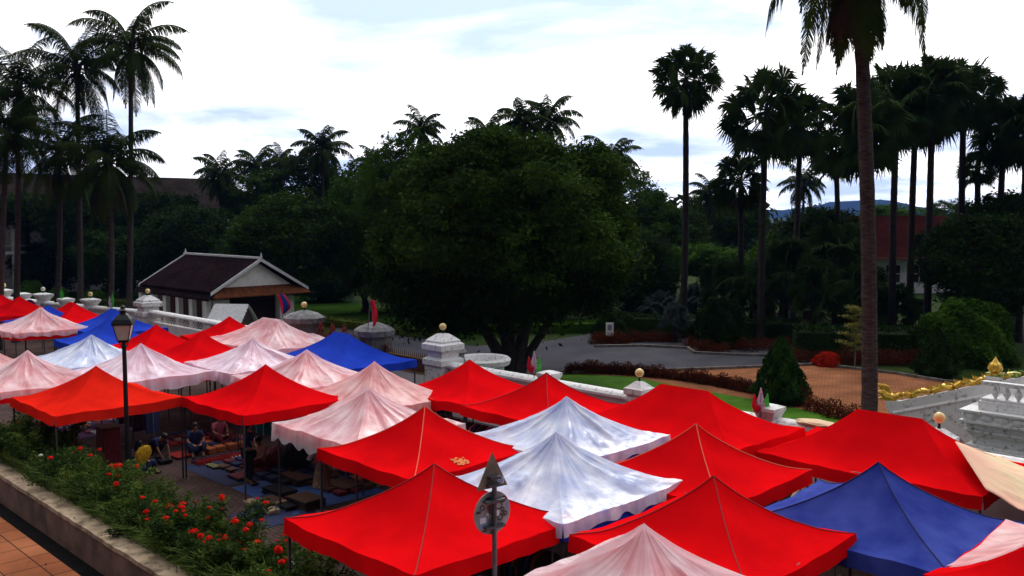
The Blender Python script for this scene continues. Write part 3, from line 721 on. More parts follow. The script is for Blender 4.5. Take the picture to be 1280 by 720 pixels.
tl = [
 (30,262,79, 3.4,2.2,'a','dark tree hiding the middle of the long white building'),
 (105,275,78, 4.2,4.2,'a','dark tree between the palms before the long building'),
 (200,280,80, 4.0,4.2,'a','dark tree at the right end of the long building'),
 (410,352,74, 2.8,2.4,'a','low dark tree behind the clipped hedge right of the small hall'),
 (500,352,66, 2.6,2.4,'a','low dark tree between the lawn tree and the great tree'),
 (335,362,80, 3.4,2.2,'a','low dark tree closing the view behind the small hall gable'),
 (1215,300,62, 2.4,3.4,'a','narrow dark tree at the right end of the red roofed hall'),
 (238,300,72, 4.2,4.0,'a','round dark tree behind the small hall roof, left'),
 (355,300,64, 4.6,3.8,'b','broad dark tree above the gable of the small hall'),
 (448,300,66, 3.8,5.2,'c','tall tree with trunk standing on the lawn left of the great tree',455),
 (320,250,86, 4.2,3.2,'b','tree whose top reaches the skyline left of centre'),
 (385,235,84, 4.6,3.8,'c','skyline tree right of the small hall gable'),
 (455,245,88, 5.0,4.0,'b','skyline tree between the far palms and the great tree'),
 (500,240,60, 3.2,4.4,'b','tree hugging the left side of the great tree'),
 (790,262,75, 4.0,3.8,'b','tree just right of the great tree on the skyline'),
 (800,340,58, 2.6,3.6,'a','dark tree low right of the great tree'),
 (760,330,66, 3.4,4.0,'b','tree behind the right flank of the great tree'),
 (840,300,72, 3.4,3.2,'c','tree behind the lone fan palm trunk'),
 (880,325,62, 2.4,1.6,'d','bright topped small tree between the two fan palm trunks'),
 (905,275,86, 4.4,3.2,'b','rounded tree on the low skyline right of the lone fan palm'),
 (830,330,60, 1.7,1.8,'d','light green clipped tree left of the lone fan palm trunk'),
 (1020,310,62, 3.4,4.2,'a','dark tree left of the foreground palm trunk'),
 (980,340,64, 3.6,3.4,'b','dark tree behind the wide crowned fan palm trunk'),
 (1080,392,56, 2.2,1.7,'a','dark low tree before the red roofed hall'),
 (1040,345,70, 3.6,3.4,'a','dark tree just left of the foreground trunk, by the red roofed hall'),
 (1238,325,47, 3.8,3.6,'a','massive dark tree at the right edge'),
 (1265,290,52, 3.4,3.4,'a','dark tree top behind the massive one at the right edge'),
 (1110,272,95, 3.2,2.0,'d','far olive tree behind the red roof, left'),
 (1195,270,105, 3.6,2.2,'b','far tree behind the red roof, right'),
 (150,320,76, 4.0,3.6,'a','dark tree behind the tallest palm trunk'),
 (60,330,80, 3.4,3.0,'a','dark tree before the long white building'),
 (300,335,66, 2.6,2.4,'a','small dark tree right behind the small hall ridge'),
 (560,330,56, 3.6,3.4,'a','dark tree filling the left underside of the great tree'),
 (700,350,60, 3.2,2.6,'a','dark tree seen under the right of the great tree'),
]
for i, t in enumerate(tl):
    tree(t[0], t[1], t[2], t[3], t[4], t[5], t[6], t[7] if len(t) > 7 else None, rot=i*1.3)
# fan palm shrubs (low)
FANLOW = fan_crown('crown', 58, 34, 1.0, .85, dead=3, lo=-.3)
SILV = fan_crown('crown', 59, 30, .9, .75, dead=1, lo=-.2, mats=[M['silver'], M['dead'], M['trunkd']])
lowf = [(905,350,55,1.0,FANLOW,'low fan palm above the round clipped bush'),(940,370,52,.9,FANLOW,'low fan palm right of the round clipped bush'),(985,330,54,1.25,FANLOW,'bushy low fan palm below the wide crowned one'),
 (1020,355,50,1.1,FANLOW,'low fan palm beside the pointed shrub'),(1045,310,56,1.3,FANLOW,'taller low fan palm just left of the big trunk'),(870,372,56,.8,SILV,'silvery fan palm at the foot of the lone fan palm'),
 (825,385,54,.85,SILV,'silvery fan palm right of the great tree'),(845,395,50,.6,SILV,'small silvery fan palm by the driveway'),(1075,360,52,1.1,FANLOW,'low fan palm behind the big trunk'),(1120,378,52,.9,FANLOW,'low fan palm before the white hall wall'),(1160,305,54,.65,FANLOW,'small bright fan palm in front of the red roof')]
for px, cy, Y, sc, me, lab in lowf:
    palm('fan', lab, px, cy, Y, sc=sc, crownmesh=me, r0=.14, r1=.12, name='low_fan_palm', group='low fan palms in the garden', bow=.02)
# distant wood as one mass
r = np.random.default_rng(90); b = MB()
for i in range(260):
    X = r.uniform(-150, 170); Y = r.uniform(105, 210); s = r.uniform(3.5, 6.0)*(1 if X < Y*.27 else .7)
    hz = (r.uniform(3.2, 5.4)+ (Y-105)*.012)*(1 if X < Y*.27 else .55)
    n = 260; d = unit(r.normal(size=(n, 3))); P = np.array([X, Y, hz])+d*np.array([s, s, s*.75])*(.75+.25*r.random((n, 1)))
    nor = unit(d+r.normal(size=(n, 3))*.6); ax = unit(np.cross(nor, r.normal(size=(n, 3)))); bx = np.cross(nor, ax); sz = r.uniform(.4, .9, (n, 1))
    v, f = quads(P, ax*sz, bx*sz*.8); b.add(v, f)
o = struct(b.build('distant_wood', leafm('far_leaf', (.014,.024,.010), (.028,.044,.014), scale=.1)), 'stuff'); tag(o, 'dark mass of far trees closing the garden along the skyline', 'woods')

# clipped shrubs, cones, hedges
def shrub(name, label, cat, px, py, w, h, m, shape='ball', group=None, leaf=.045, n=9000, seed=1, z0=0):
    p = at_z(px, py, z0); r = np.random.default_rng(seed)
    d = unit(r.normal(size=(n, 3))); d[:, 2] = np.abs(d[:, 2]) if shape != 'cone' else d[:, 2]
    if shape == 'cone':
        hh = r.random(n)**1.2; prof = (np.minimum(1, hh*4+.45)*(1-hh)**.75)*1.15; an = r.uniform(0, 2*PI, n)
        jag = 1+.10*np.sin(an*5+hh*9)+.08*np.sin(an*9-hh*17)
        rad = w/2*prof*jag*(.8+.25*r.random(n))
        P = np.stack([rad*np.cos(an), rad*np.sin(an), hh*h], 1); d = unit(np.stack([np.cos(an), np.sin(an), np.full(n, .5)], 1))
    else:
        ln = 1+.10*np.sin(d[:, 0]*6+1)*np.sin(d[:, 1]*5)+.06*np.sin(d[:, 2]*11+d[:, 0]*9)
        P = d*(ln*(.86+.16*r.random(n)))[:, None]*np.array([w/2, w/2, h])
    nor = unit(d+r.normal(size=(n, 3))*.7); ax = unit(np.cross(nor, r.normal(size=(n, 3)))); bx = np.cross(nor, ax); sz = leaf*r.uniform(.6, 1.4, (n, 1))
    b = MB(); v, f = quads(P, ax*sz, bx*sz*.6); b.add(v, f)
    T = thing(name, label, cat, p, 0, group); b.build('foliage', m, T)
    t = MB()
    t.tube([(0,0,-.05),(0,0,h*.45)], [.07,.04], 6)
    for k in range(7): t.tube([(0,0,h*.12),(w*.25*math.cos(k*.9),w*.25*math.sin(k*.9),h*.55)], [.03,.01], 5)
    t.build('stem', M['bark'], T)
    return T
shrub('conical_shrub', 'pointed bright green conical shrub on the lawn near the pennants', 'shrub', 975, 503, 1.95, 2.45, M['cone'], 'cone', leaf=.06, n=14000, seed=3)
shrub('conical_shrub', 'dark conical shrub behind the golden railing, before the domed bush', 'shrub', 1170, 470, 1.9, 2.1, M['leafdk'], 'cone', leaf=.06, n=9000, seed=4)
shrub('domed_bush', 'wide domed green bush behind the white staircase', 'shrub', 1202, 452, 4.6, 2.9, M['leaflite'], leaf=.08, n=22000, seed=5)
shrub('round_bush', 'large round dark clipped bush ringed by red plants beside the driveway', 'shrub', 898, 432, 2.9, 2.5, M['leafdk'], leaf=.07, n=15000, seed=6)
shrub('round_bush', 'squat dark bush beside the small notice on the driveway', 'shrub', 770, 424, 2.6, 1.5, M['leafdk'], leaf=.07, n=9000, seed=7)
shrub('red_bush', 'round bright red leaved bush on the far side of the plaza', 'shrub', 1033, 457, 1.25, .62, M['redleafb'], leaf=.045, n=4500, seed=8)
shrub('green_bush', 'fresh green bush just behind the white pillar beside the small hall', 'shrub', 207, 402, 1.3, 1.7, M['leaflite'], leaf=.06, n=4500, seed=9)
for i, (px, py, w, h, lab) in enumerate([(40,375,2.4,1.6,'yellowish bush behind the wall, far left'),(74,378,1.8,1.2,'yellow-green bush between two wall pillars, far left'),(118,380,2.2,1.1,'green bush behind the wall left of the tallest palm')]):
    shrub('green_bush', lab, 'shrub', px, py, w, h, M['leaflite'], leaf=.06, n=3500, seed=20+i)
# low plants around the lawn
red_shrubs = []
tmpl = None
hedge = [(x, 466+ (x-715)**2*.00055*.9) for x in range(712, 956, 8)]
def cover_row(pts, m, w, h, label, group, name, leaf=.035, n=700, seed=0, tall=False):
    rr = np.random.default_rng(seed); meshes = []
    for k in range(3):
        d = unit(rr.normal(size=(n, 3))); d[:, 2] = np.abs(d[:, 2])
        P = d*(.55+.5*rr.random((n, 1)))*np.array([w/2, w/2, h]); nor = unit(d+rr.normal(size=(n, 3))); ax = unit(np.cross(nor, rr.normal(size=(n, 3)))); bx = np.cross(nor, ax)
        sz = leaf*rr.uniform(.6, 1.5, (n, 1)); b = MB(); v, f = quads(P, ax*sz, bx*sz*.5); b.add(v, f)
        for q in range(5): b.tube([(0,0,0),(rr.uniform(-w/3,w/3), rr.uniform(-w/3,w/3), h*.8)], [.012,.005], 4, 1)
        meshes.append(b.mesh(name, [m, M['bark']]))
    for i, p in enumerate(pts):
        o = inst(name, meshes[i % 3], None, p, rr.uniform(0, 6.28), rr.uniform(.8, 1.2)); tag(o, label, 'shrub', group)
cover_row([at_z(px, py, 0) for px, py in hedge], M['redleaf'], .62, .52, 'low red and green leaved shrub in the row between the lawn and the plaza', 'red leaved shrubs edging the lawn', 'red_leaf_shrub', seed=1)
cover_row([at_z(990+i*13, 504+i*4.2+random.uniform(-3,3), 0) for i in range(10)], M['redleaf'], .75, .62, 'loose red and green shrub right of the pointed conical shrub', 'red shrubs beside the conical shrub', 'red_leaf_shrub', seed=2)
cover_row([at_z(px, 437+random.uniform(-4,4), 0) for px in range(864, 990, 10)], M['redleaf'], 1.0, .6, 'red leaved shrub in the ring around the round clipped bush', 'red shrubs around the round bush', 'red_leaf_shrub', seed=3)
cover_row([at_z(px, 429+random.uniform(-1,1), 0) for px in range(746, 775, 7)]+[at_z(px, 427, 0) for px in range(780, 850, 9)], M['redleaf'], .95, .6, 'red leaved shrub below the small notice by the driveway', 'red shrubs by the driveway notice', 'red_leaf_shrub', seed=4)
cover_row([at_z(px, 455+(px-1090)*.02, 0) for px in range(990, 1240, 11)], M['redleaf'], 1.1, .75, 'dark red leaved shrub in the long row behind the plaza', 'dark red shrubs behind the plaza', 'red_leaf_shrub', seed=5)
# long low clipped hedges on the far lawn
def hedge_box(label, a, bpt, w, h, m, leaf=.06, seed=0, z0=0):
    a = at_z(*a, z0); c = at_z(*bpt, z0); d = c-a; L = d.length; an = math.atan2(d.y, d.x); n = int(L*w*90+L*h*160); n = min(n, 26000)
    r = np.random.default_rng(seed)
    P = np.stack([r.uniform(0, L, n), r.uniform(-w/2, w/2, n), r.uniform(0, h, n)], 1)
    k = r.integers(0, 4, n); P[k < 2, 2] = h*r.uniform(.93, 1.05, (k < 2).sum()); P[k == 2, 1] = -w/2*r.uniform(.9, 1.06, (k == 2).sum()); P[k == 3, 1] = w/2
    nor = unit(r.normal(size=(n, 3))+np.array([0, 0, .6])); ax = unit(np.cross(nor, r.normal(size=(n, 3)))); bx = np.cross(nor, ax); sz = leaf*r.uniform(.6, 1.4, (n, 1))
    b = MB(); v, f = quads(P, ax*sz, bx*sz*.7); b.add(v, f); b.box((L/2, 0, h*.42), (L*.98, w*.82, h*.84))
    o = b.build('hedge', m); o.location = a; o.rotation_euler.z = an; return tag(o, label, 'hedge', 'clipped hedges in the garden')
M['hedgey'] = leafm('hedge_yellow_green', (.05,.075,.012), (.10,.12,.02), scale=2)
hedge_box('yellow-green clipped hedge on the lawn behind the tallest palm', (100,378), (235,388), .8, .45, M['hedgey'], seed=1)
hedge_box('second yellow-green hedge strip left of the small hall', (110,392), (180,398), .8, .45, M['hedgey'], seed=2)
hedge_box('clipped hedge behind the two dark gate pillars', (385,404), (545,424), .8, .55, M['hedgey'], seed=3)
hedge_box('clipped hedge at the back of the lawn under the great tree', (560,418), (760,414), .9, .6, M['leaflite'], seed=4)
hedge_box('dark long hedge behind the round bush on the far side of the driveway', (780,418), (1000,428), 1.4, 1.2, M['leafdk'], seed=5)
hedge_box('tall dark hedge closing the plaza behind the red shrubs', (990,446), (1260,452), 1.6, 1.5, M['leafdk'], seed=6, leaf=.08)
# small yellow-leaved tree
T = thing('young_tree', 'small thin tree with yellow-green layered leaves left of the big trunk', 'tree', at_z(1068,462,0))
r = np.random.default_rng(14); b = MB(); t = MB(); t.tube([(0,0,0),(.03,0,1.0),(0,0,2.6)], [.035,.03,.01], 6)
for k in range(13):
    z = .9+k*.15; an = k*2.4; l = .75*(1-.5*(k/13)); e = (l*math.cos(an), l*math.sin(an), z+.2); t.tube([(0,0,z), e], [.012,.005], 4)
    n = 220; s = r.random((n, 1)); P = np.array([0,0,z])*(1-s)+np.array(e)*s+r.normal(size=(n, 3))*np.array([.12,.12,.03])
    ax = unit(r.normal(size=(n, 3))*np.array([1,1,.3])); bx = unit(np.cross(ax, np.array([[0,0,1.]]))); v, f = quads(P, ax*.05, bx*.028); b.add(v, f)
b.build('crown', M['leafyel'], T); t.build('trunk', M['polel'], T)

# ------------------------------------------------------------------ palace wall and pillars
WV = 20.5; WZ = 1.88
def wall_seg(label, u0, u1, z=WZ, lattice=None, v0=WV, v1=WV):
    T = thing('boundary_wall', label, 'wall', S((u0+u1)/2, (v0+v1)/2, 0), ROT-math.atan2(v1-v0, u1-u0), 'white palace wall sections')
    L = math.hypot(u1-u0, v1-v0); b = MB()
    if lattice is None:
        b.box((0,0,(z-.12)/2), (L, .28, z-.12)); b.build('wall_body', M['white'], T)
    else:
        b.box((0,0,(z-.55)/2), (L, .28, z-.55)); b.build('wall_body', M['white'], T)
        l = MB(); n = int(L/.24); z0 = z-.55; z1 = z-.14
        for i in range(n):
            x = -L/2+i*L/n; w = L/n
            l.tube([(x,0,z0),(x+w*1.5,0,z1)], .017, 4, cap=False); l.tube([(x+w*1.5,0,z0),(x,0,z1)], .017, 4, cap=False)
        l.build('lattice', M['white'], T)
    c = MB(); c.lathe([(.001,0),(.001,0)], 4)
    c = MB()
    prof = [(-.24,0),(-.24,.07),(-.17,.13),(-.08,.165),(.08,.165),(.17,.13),(.24,.07),(.24,0)]
    vs = [(-L/2, y, z-.12+zz) for y, zz in prof]+[(L/2, y, z-.12+zz) for y, zz in prof]; k = len(prof)
    c.add(vs, [(i, (i+1)%k, (i+1)%k+k, i+k) for i in range(k)]); c.add(vs[:k], [list(range(k))]); c.add(vs[k:], [list(range(k))[::-1]])
    c.build('coping', M['whitedirty'], T)
def pillar(px, label, w=.62, top=2.12, globe=True, style='square', v=WV, gm='globe', cap='white', name='wall_pillar', tilt=0):
    u = u_at(px, v); T = thing(name, label, 'pillar', S(u, v, 0), ROT, 'pillars of the palace wall')
    h = w/2*R2; b = MB()
    if style == 'square':
        b.lathe([(h*.95,0),(h*.95,.25),(h*.82,.3),(h*.82,top-.42),(h*.92,top-.38),(h*.92,top-.30),(h*.78,top-.26),(h*.78,top-.2)], 4, sq=True); b.build('shaft', M['whitedirty'], T)
        c = MB(); c.lathe([(h*.98,top-.2),(h*1.05,top-.17),(h*1.05,top-.02),(h*.9,top+.0),(h*.3,top+.16),(h*.18,top+.17)], 4, sq=True); c.build('cap', M['whitedirty'], T); zt = top+.17
    elif style == 'tier':
        b.lathe([(h*1.15,0),(h*1.15,.3),(h,.36),(h,top-.75),(h*1.12,top-.68),(h*1.12,top-.5),(h*.85,top-.42),(h*.85,top-.22)], 4, sq=True); b.build('shaft', M['whitedirty'], T)
        c = MB(); c.lathe([(h*1.02,top-.22),(h*1.16,top-.16),(h*1.16,top+.02),(h*.95,top+.08),(h*.95,top+.14),(h*.35,top+.36),(h*.2,top+.37)], 4, sq=True); c.build('cap', M['whitedirty'], T); zt = top+.37
    elif style == 'oct':
        b.lathe([(h,0),(h*.92,.25),(h*.80,.3),(h*.80,top-.2)], 8); b.build('shaft', M['stone'], T)
        c = MB(); c.lathe([(h*.92,top-.2),(h*.95,top),(h*.7,top+.14),(h*.2,top+.28)], 8); c.build('cap', M['stonecap'], T); zt = top+.28
    else:   # flared post
        b.lathe([(h*.75,0),(h*.75,.2),(h*.6,.25),(h*.6,top-.3),(h*.62,top-.25),(h*.95,top-.02),(h*.95,top+.06),(h*.4,top+.12)], 4, sq=True); b.build('shaft', M['whitedirty'], T); zt = top+.12
    if globe:
        s = MB(); s.lathe([(.05,zt-.02),(.03,zt+.04),(.03,zt+.10),(.06,zt+.12)], 8); s.build('lamp_stem', M['black'], T)
        s = MB(); s.sphere((0,0,zt+.23), .125, nu=18, nv=12); s.build('lamp_globe', M[gm], T, smooth=True)
    return u
us = {}; vl = {}
for px, lab, kw in [
 (1182,'white wall pillar with an amber globe beside the golden staircase railing',dict(w=.6)),
 (966,'flared white post without a lamp beside the three pennants on the right',dict(w=.62,style='flare',globe=False,top=2.1)),
 (801,'small white wall pillar with an amber globe in front of the lawn',dict(w=.6)),
 (687,'flared white post behind the peak of a red tent beside the pennants',dict(w=.6,style='flare',globe=False,top=2.05)),
 (553,'tall tiered white gate pillar with an amber globe',dict(w=.9,style='tier',top=2.5)),
 (467,'dark stone gate pillar with the red flag hanging on it',dict(w=1.15,style='oct',top=2.65,globe=False)),
 (379,'dark octagonal stone gate pillar with grey cap and amber globe',dict(w=1.3,style='oct',top=2.75)),
 (183,'white tiered pillar with an amber globe left of the lattice wall',dict(w=.95,style='tier',top=2.35)),
 (111,'white flared pillar with an amber globe, left of the tallest palm trunk',dict(w=.9,style='flare',top=2.2)),
 (80,'flared white post without a lamp beside the green pennant',dict(w=.8,style='flare',top=2.1,globe=False)),
 (52,'white flared pillar with a white globe behind the blue round sign',dict(w=.95,style='flare',top=2.25,gm='globew')),
 (27,'flared white post without a lamp near the left edge',dict(w=.8,style='flare',top=2.15,globe=False)),
 (3,'white flared pillar with an amber globe at the left edge',dict(w=.9,style='flare',top=2.25)),
]:
    vl[px] = WV-2.6*max(0, 183-px)/180
    us[px] = pillar(px, lab, v=vl[px], **kw)
wall_seg('palace wall right of the amber globe pillar by the staircase', -14, us[1182]-.3)
wall_seg('palace wall between the staircase pillar and the right pennants', us[1182]+.3, us[966]-.2)
wall_seg('palace wall behind the wide ridged red tent, before the lawn', us[966]+.2, us[801]-.3)
wall_seg('palace wall left of the small lamp pillar, before the lawn', us[801]+.3, us[687]-.2)
wall_seg('palace wall between the big tree pennants and the tall gate pillar', us[687]+.2, us[553]-.5)
wall_seg('lattice topped palace wall beside the small hall', us[379]+.7, us[183]-.5, lattice=True, z=1.95)
wall_seg('palace wall left of the tiered pillar', us[183]+.5, us[111]-.3, v1=vl[111])
wall_seg('palace wall between the two flared pillars far left', us[111]+.3, us[52]-.3, v0=vl[111], v1=vl[52])
wall_seg('farthest palace wall stretch at the left edge', us[52]+.3, us[3]-.3, v0=vl[52], v1=vl[3])
wall_seg('palace wall running out of the photo on the left', us[3]+.3, us[3]+30, v0=vl[3], v1=vl[3]-2)
# round basin / curved wall end
u = u_at(604, 22.6); T = thing('round_basin', 'round white basin behind the tall gate pillar', 'basin', S(u, 22.6, 0))
b = MB(); b.lathe([(.75,0),(.75,1.45),(.95,1.55),(1.0,1.72),(.92,1.80),(.80,1.76),(.74,1.60),(.70,1.45),(.001,1.42)], 32); b.build('bowl', M['whitedirty'], T, smooth=False)
b = MB(); b.lathe([(.35,1.40),(.30,1.7),(.42,1.78),(.32,1.9),(.2,1.95)], 16, c=(-.95,-.9,0.35)); b.build('urn', M['stonecap'], T)
# wooden gate
u0, u1 = us[553]+.6, us[467]-.7
T = thing('wooden_gate', 'red-brown carved gate with gilt spikes and white lower panel between pillars', 'gate', S((u0+u1)/2, WV-.05, 0), ROT)
L = u1-u0; b = MB(); b.box((0,0,1.62), (L-.1,.06,.5))
for i in range(22): b.box((-L/2+.1+i*(L-.2)/21, 0, 1.99), (.035,.03,.20), taper=.3)
b.build('gate_panel', M['woodred'], T)
b = MB(); b.box((0,0,1.88),(L,.08,.05)); b.box((0,0,1.36),(L,.08,.06)); b.box((0,-.045,1.62),(L*.8,.02,.05)); b.build('gilt_rail', mat('gilt', (.32,.20,.05), .5, metal=.3), T)
b = MB(); b.box((0,0,.66),(L*.72,.05,1.3)); b.build('lower_panel', M['white'], T)
for x in (-L/2+.06, L/2-.06): b = MB(); b.box((x,0,1.02),(.14,.14,2.04)); b.sphere((x,0,2.12),.09,0); b.build('gate_post', M['woodred'], T)
# small ornamental iron fence between the dark pillars
u0, u1 = us[467]+.7, us[379]-.8; L = u1-u0
T = thing('iron_gate', 'rust red ornamental fence with flame finials between the dark stone pillars', 'gate', S((u0+u1)/2, WV, 0), ROT)
b = MB()
for i in range(26):
    x = -L/2+i*L/25; hgt = 1.9+.55*abs(math.sin(i*.5))**3
    b.tube([(x,0,0),(x,0,hgt)], .018, 5); b.lathe([(.02,hgt),(.07,hgt+.08),(.03,hgt+.2),(.002,hgt+.34)], 6, c=(x,0,0))
b.box((0,0,.3),(L,.05,.05)); b.box((0,0,1.6),(L,.05,.05)); b.build('bars', mat('rust_red_iron', (.16,.02,.012), .7), T)

# ------------------------------------------------------------------ flags and pennants
def pennants(px, py, v, cols, label, h=.55, base=None):
    u = u_at(px, v); z = base; p = S(u, v, z)
    T = thing('pennant_cluster', label, 'flags', p, 0)
    for i, cn in enumerate(cols):
        dx = (i-(len(cols)-1)/2)*.17
        hh = h*(1.0+(.25 if i == 1 else 0)); b = MB(); b.tube([(0,0,0),(dx*.9,0,hh)], .008, 5); b.build('stick', M['polel'], T)
        f = MB(); n = 8; vs = []; wd = [.02,.12,.17,.19,.17,.13,.09,.05,.01]
        for k in range(n+1):
            s = k/n; x = dx*(.5+.5*s); zz = hh*(.15+.9*s)
            w = wd[k]*.55; vs += [(x-w, .015*math.sin(k), zz), (x+w, .03*math.cos(k*1.3), zz-.02)]
        f.add(vs, [(2*k, 2*k+1, 2*k+3, 2*k+2) for k in range(n)])
        o = f.build('pennant', M[cn], T); s = o.modifiers.new('thick', 'SOLIDIFY'); s.thickness = .004
M['pgreen'] = mat('green_cloth', (.10,.62,.10), .7, trans=.3); M['pwhite'] = mat('mauve_cloth', (.68,.60,.72), .7, trans=.3); M['pred'] = mat('crimson_cloth', (.72,.02,.06), .7, trans=.3)
M['pblue'] = mat('flag_blue', (.02,.05,.35), .7, trans=.2)
pennants(668, 470, 20.3, ['pred','pwhite','pgreen'], 'red, white and green pennants on the wall under the great tree', .62, 1.95)
pennants(955, 515, 20.2, ['pred','pwhite','pgreen'], 'red, white and green pennants on the wall beside the conical shrub', .55, 1.95)
pennants(137, 384, 19.7, ['pwhite','pgreen'], 'white and green pennants above the blue tents by the tallest palm', .75, 1.8)
pennants(75, 378, 18.8, ['pgreen'], 'single green pennant on the wall, far left', .95, 1.9)
pennants(20, 370, 18.0, ['pred','pgreen'], 'red and green pennants at the far left wall', .7, 1.9)
def drape_flag(px, pyt, v, label, stripes, hgt, wid, lean, poleh):
    u = u_at(px, v); T = thing('flag', label, 'flag', S(u, v, 0), 0)
    Yy = T.location.y; zt = at_y(px, pyt, Yy).z
    b = MB(); b.tube([(-lean,0,zt-poleh),(0,0,zt+.05)], .014, 6); b.build('flagpole', M['polel'], T)
    n = 14; m = 6
    bs = MB(); 
    for j in range(m):
        pass
    vs = []
    for i in range(n+1):
        for j in range(m+1):
            s = i/n; q = j/m; x = q*wid*(.35+.65*math.sin(PI*min(1, s*.85+.15)))+.10*s*wid+lean*0
            vs.append((x+s*wid*.35, .10*math.sin(q*7+s*3)*(.3+s), zt-s*hgt-q*.12*hgt*math.sin(s*4)))
    for j in range(m):
        si = stripes[min(len(stripes)-1, int(j/m*len(stripes)))]
        bs.add(vs, [(i*(m+1)+j, i*(m+1)+j+1, (i+1)*(m+1)+j+1, (i+1)*(m+1)+j) for i in range(n)], si)
    o = bs.build('flag_cloth', [M['pred'], M['pblue'], M['pwhite']], T, smooth=True); s = o.modifiers.new('t', 'SOLIDIFY'); s.thickness = .004
drape_flag(345, 368, 21.5, 'small flag with red and blue bands at the small hall entrance', [0,0,1,1,1,0], .9, .5, -.25, 1.0)
drape_flag(462, 375, 19.9, 'limp plain red flag hanging against the dark stone gate pillar', [0], 1.0, .22, .1, 1.2)

# ------------------------------------------------------------------ small hall behind the wall
T = thing('small_hall', 'small white hall with dark tiled gabled roof behind the wall', 'building', S(54, 28, 0), ROT)
rl = 4.8; hw = 3.1; ze = 2.53; zr = 4.34
b = MB()
for s in (-1, 1):
    v = [(-rl-.15, 0, zr), (rl-.1, 0, zr), (rl+.1, s*hw, ze), (-rl-.15, s*hw, ze)]
    v2 = [(x, y, z-.12) for x, y, z in v]; b.add(v+v2, [(0,1,2,3) if s < 0 else (3,2,1,0), (4,7,6,5) if s < 0 else (5,6,7,4), (0,4,5,1), (1,5,6,2), (2,6,7,3), (3,7,4,0)])
roof = b.build('roof', M['rooftile'], T)
b = MB()
for s in (-1, 1):   # lower eave skirt along the long sides
    v = [(-rl-.1, s*(hw-.25), ze-.02), (rl, s*(hw-.25), ze-.02), (rl+.3, s*(hw+.35), ze-.42), (-rl-.3, s*(hw+.35), ze-.42)]
    v2 = [(x, y, z-.08) for x, y, z in v]; b.add(v+v2, [(0,1,2,3), (4,7,6,5), (0,4,5,1), (1,5,6,2), (2,6,7,3), (3,7,4,0)])
b.build('eave', M['rooftile'], roof)
b = MB()
for xe in (-rl+.25, ):   # terracotta skirt under the near gable
    v = [(xe, -hw+.5, ze+.18), (xe, hw-.5, ze+.18), (xe-.75, hw+.1, ze-.30), (xe-.75, -hw-.1, ze-.30)]
    v2 = [(x, y, z-.07) for x, y, z in v]; b.add(v+v2, [(0,1,2,3), (4,7,6,5), (0,4,5,1), (1,5,6,2), (2,6,7,3), (3,7,4,0)])
b.build('gable_skirt', M['eave'], roof)
b = MB()
for xe in (-rl-.2, rl+.0):
    for s in (-1, 1):
        b.add([(xe,0,zr+.06),(xe,s*(hw+.12),ze-.02),(xe,s*(hw+.12),ze-.2),(xe,0,zr-.14),(xe+.06,0,zr+.06),(xe+.06,s*(hw+.12),ze-.02),(xe+.06,s*(hw+.12),ze-.2),(xe+.06,0,zr-.14)],
          [(0,1,2,3),(7,6,5,4),(0,4,5,1),(3,2,6,7),(1,5,6,2)])
b.box((0,0,zr+.05),(2*rl+.3,.16,.12)); b.box((-rl-.2,0,zr+.22),(.12,.1,.3),taper=.3); b.box((rl,0,zr+.22),(.12,.1,.3),taper=.3)
b.build('barge_board', M['plank'], roof)
b = MB(); xg = -rl+.2; b.add([(xg,-hw+.9,ze+.2),(xg,hw-.9,ze+.2),(xg,0,zr-.25),(xg+.1,-hw+.9,ze+.2),(xg+.1,hw-.9,ze+.2),(xg+.1,0,zr-.25)], [(0,1,2),(5,4,3)]); b.build('gable_wall', M['white'], T)
b = MB(); b.box((.3,0,1.1),(2*rl-1.6,2*hw-1.4,2.6)); b.build('wall', M['white'], T)
for i in range(5):
    b = MB(); b.box((-3.4+i*1.75, hw-.68, 1.05),(1.0,.06,2.1)); b.build('door', M['woodred'], T)
for i in range(6):
    b = MB(); b.box((-4.3+i*1.75, hw+.05, 1.05),(.42,.28,2.1)); b.build('column', M['white'], T)
b = MB(); b.box((-rl+1.07,.1,1.05),(.05,3.4,2.1)); b.build('doorway', M['wooddark'], T)
for s in (-2.0, 2.3): b = MB(); b.box((-rl+.55, s, 1.0),(.4,1.0,2.0)); b.build('column', M['white'], T)
# kiosk with plank roof
kp = S(u_at(288, 21.7), 21.7, 0); T = thing('plank_kiosk', 'little kiosk with a white plank roof in front of the small hall', 'kiosk', kp, math.radians(-8))
b = MB()
for i in range(6):
    s0 = i/6; s1 = (i+1.12)/6; y0 = -s0*1.0; y1 = -s1*1.0; z0 = 2.62-s0*.85+.03; z1 = 2.62-s1*.85
    for sy in (1, -1):
        b.add([(-.85,y0*sy,z0),(.85,y0*sy,z0),(.9,y1*sy,z1),(-.9,y1*sy,z1),(-.85,y0*sy,z0-.03),(.85,y0*sy,z0-.03),(.9,y1*sy,z1-.03),(-.9,y1*sy,z1-.03)], [(3,2,1,0),(4,5,6,7),(0,1,5,4),(1,2,6,5),(2,3,7,6),(3,0,4,7)])
b.build('roof', M['plank'], T)
b = MB(); b.box((0,0,.88),(1.5,1.5,1.76)); b.add([(-.76,-.8,1.76),(-.76,.8,1.76),(-.76,0,2.55)],[(0,1,2)]); b.add([(.76,-.8,1.76),(.76,.8,1.76),(.76,0,2.55)],[(0,1,2)]); b.build('walls', M['wooddark'], T)

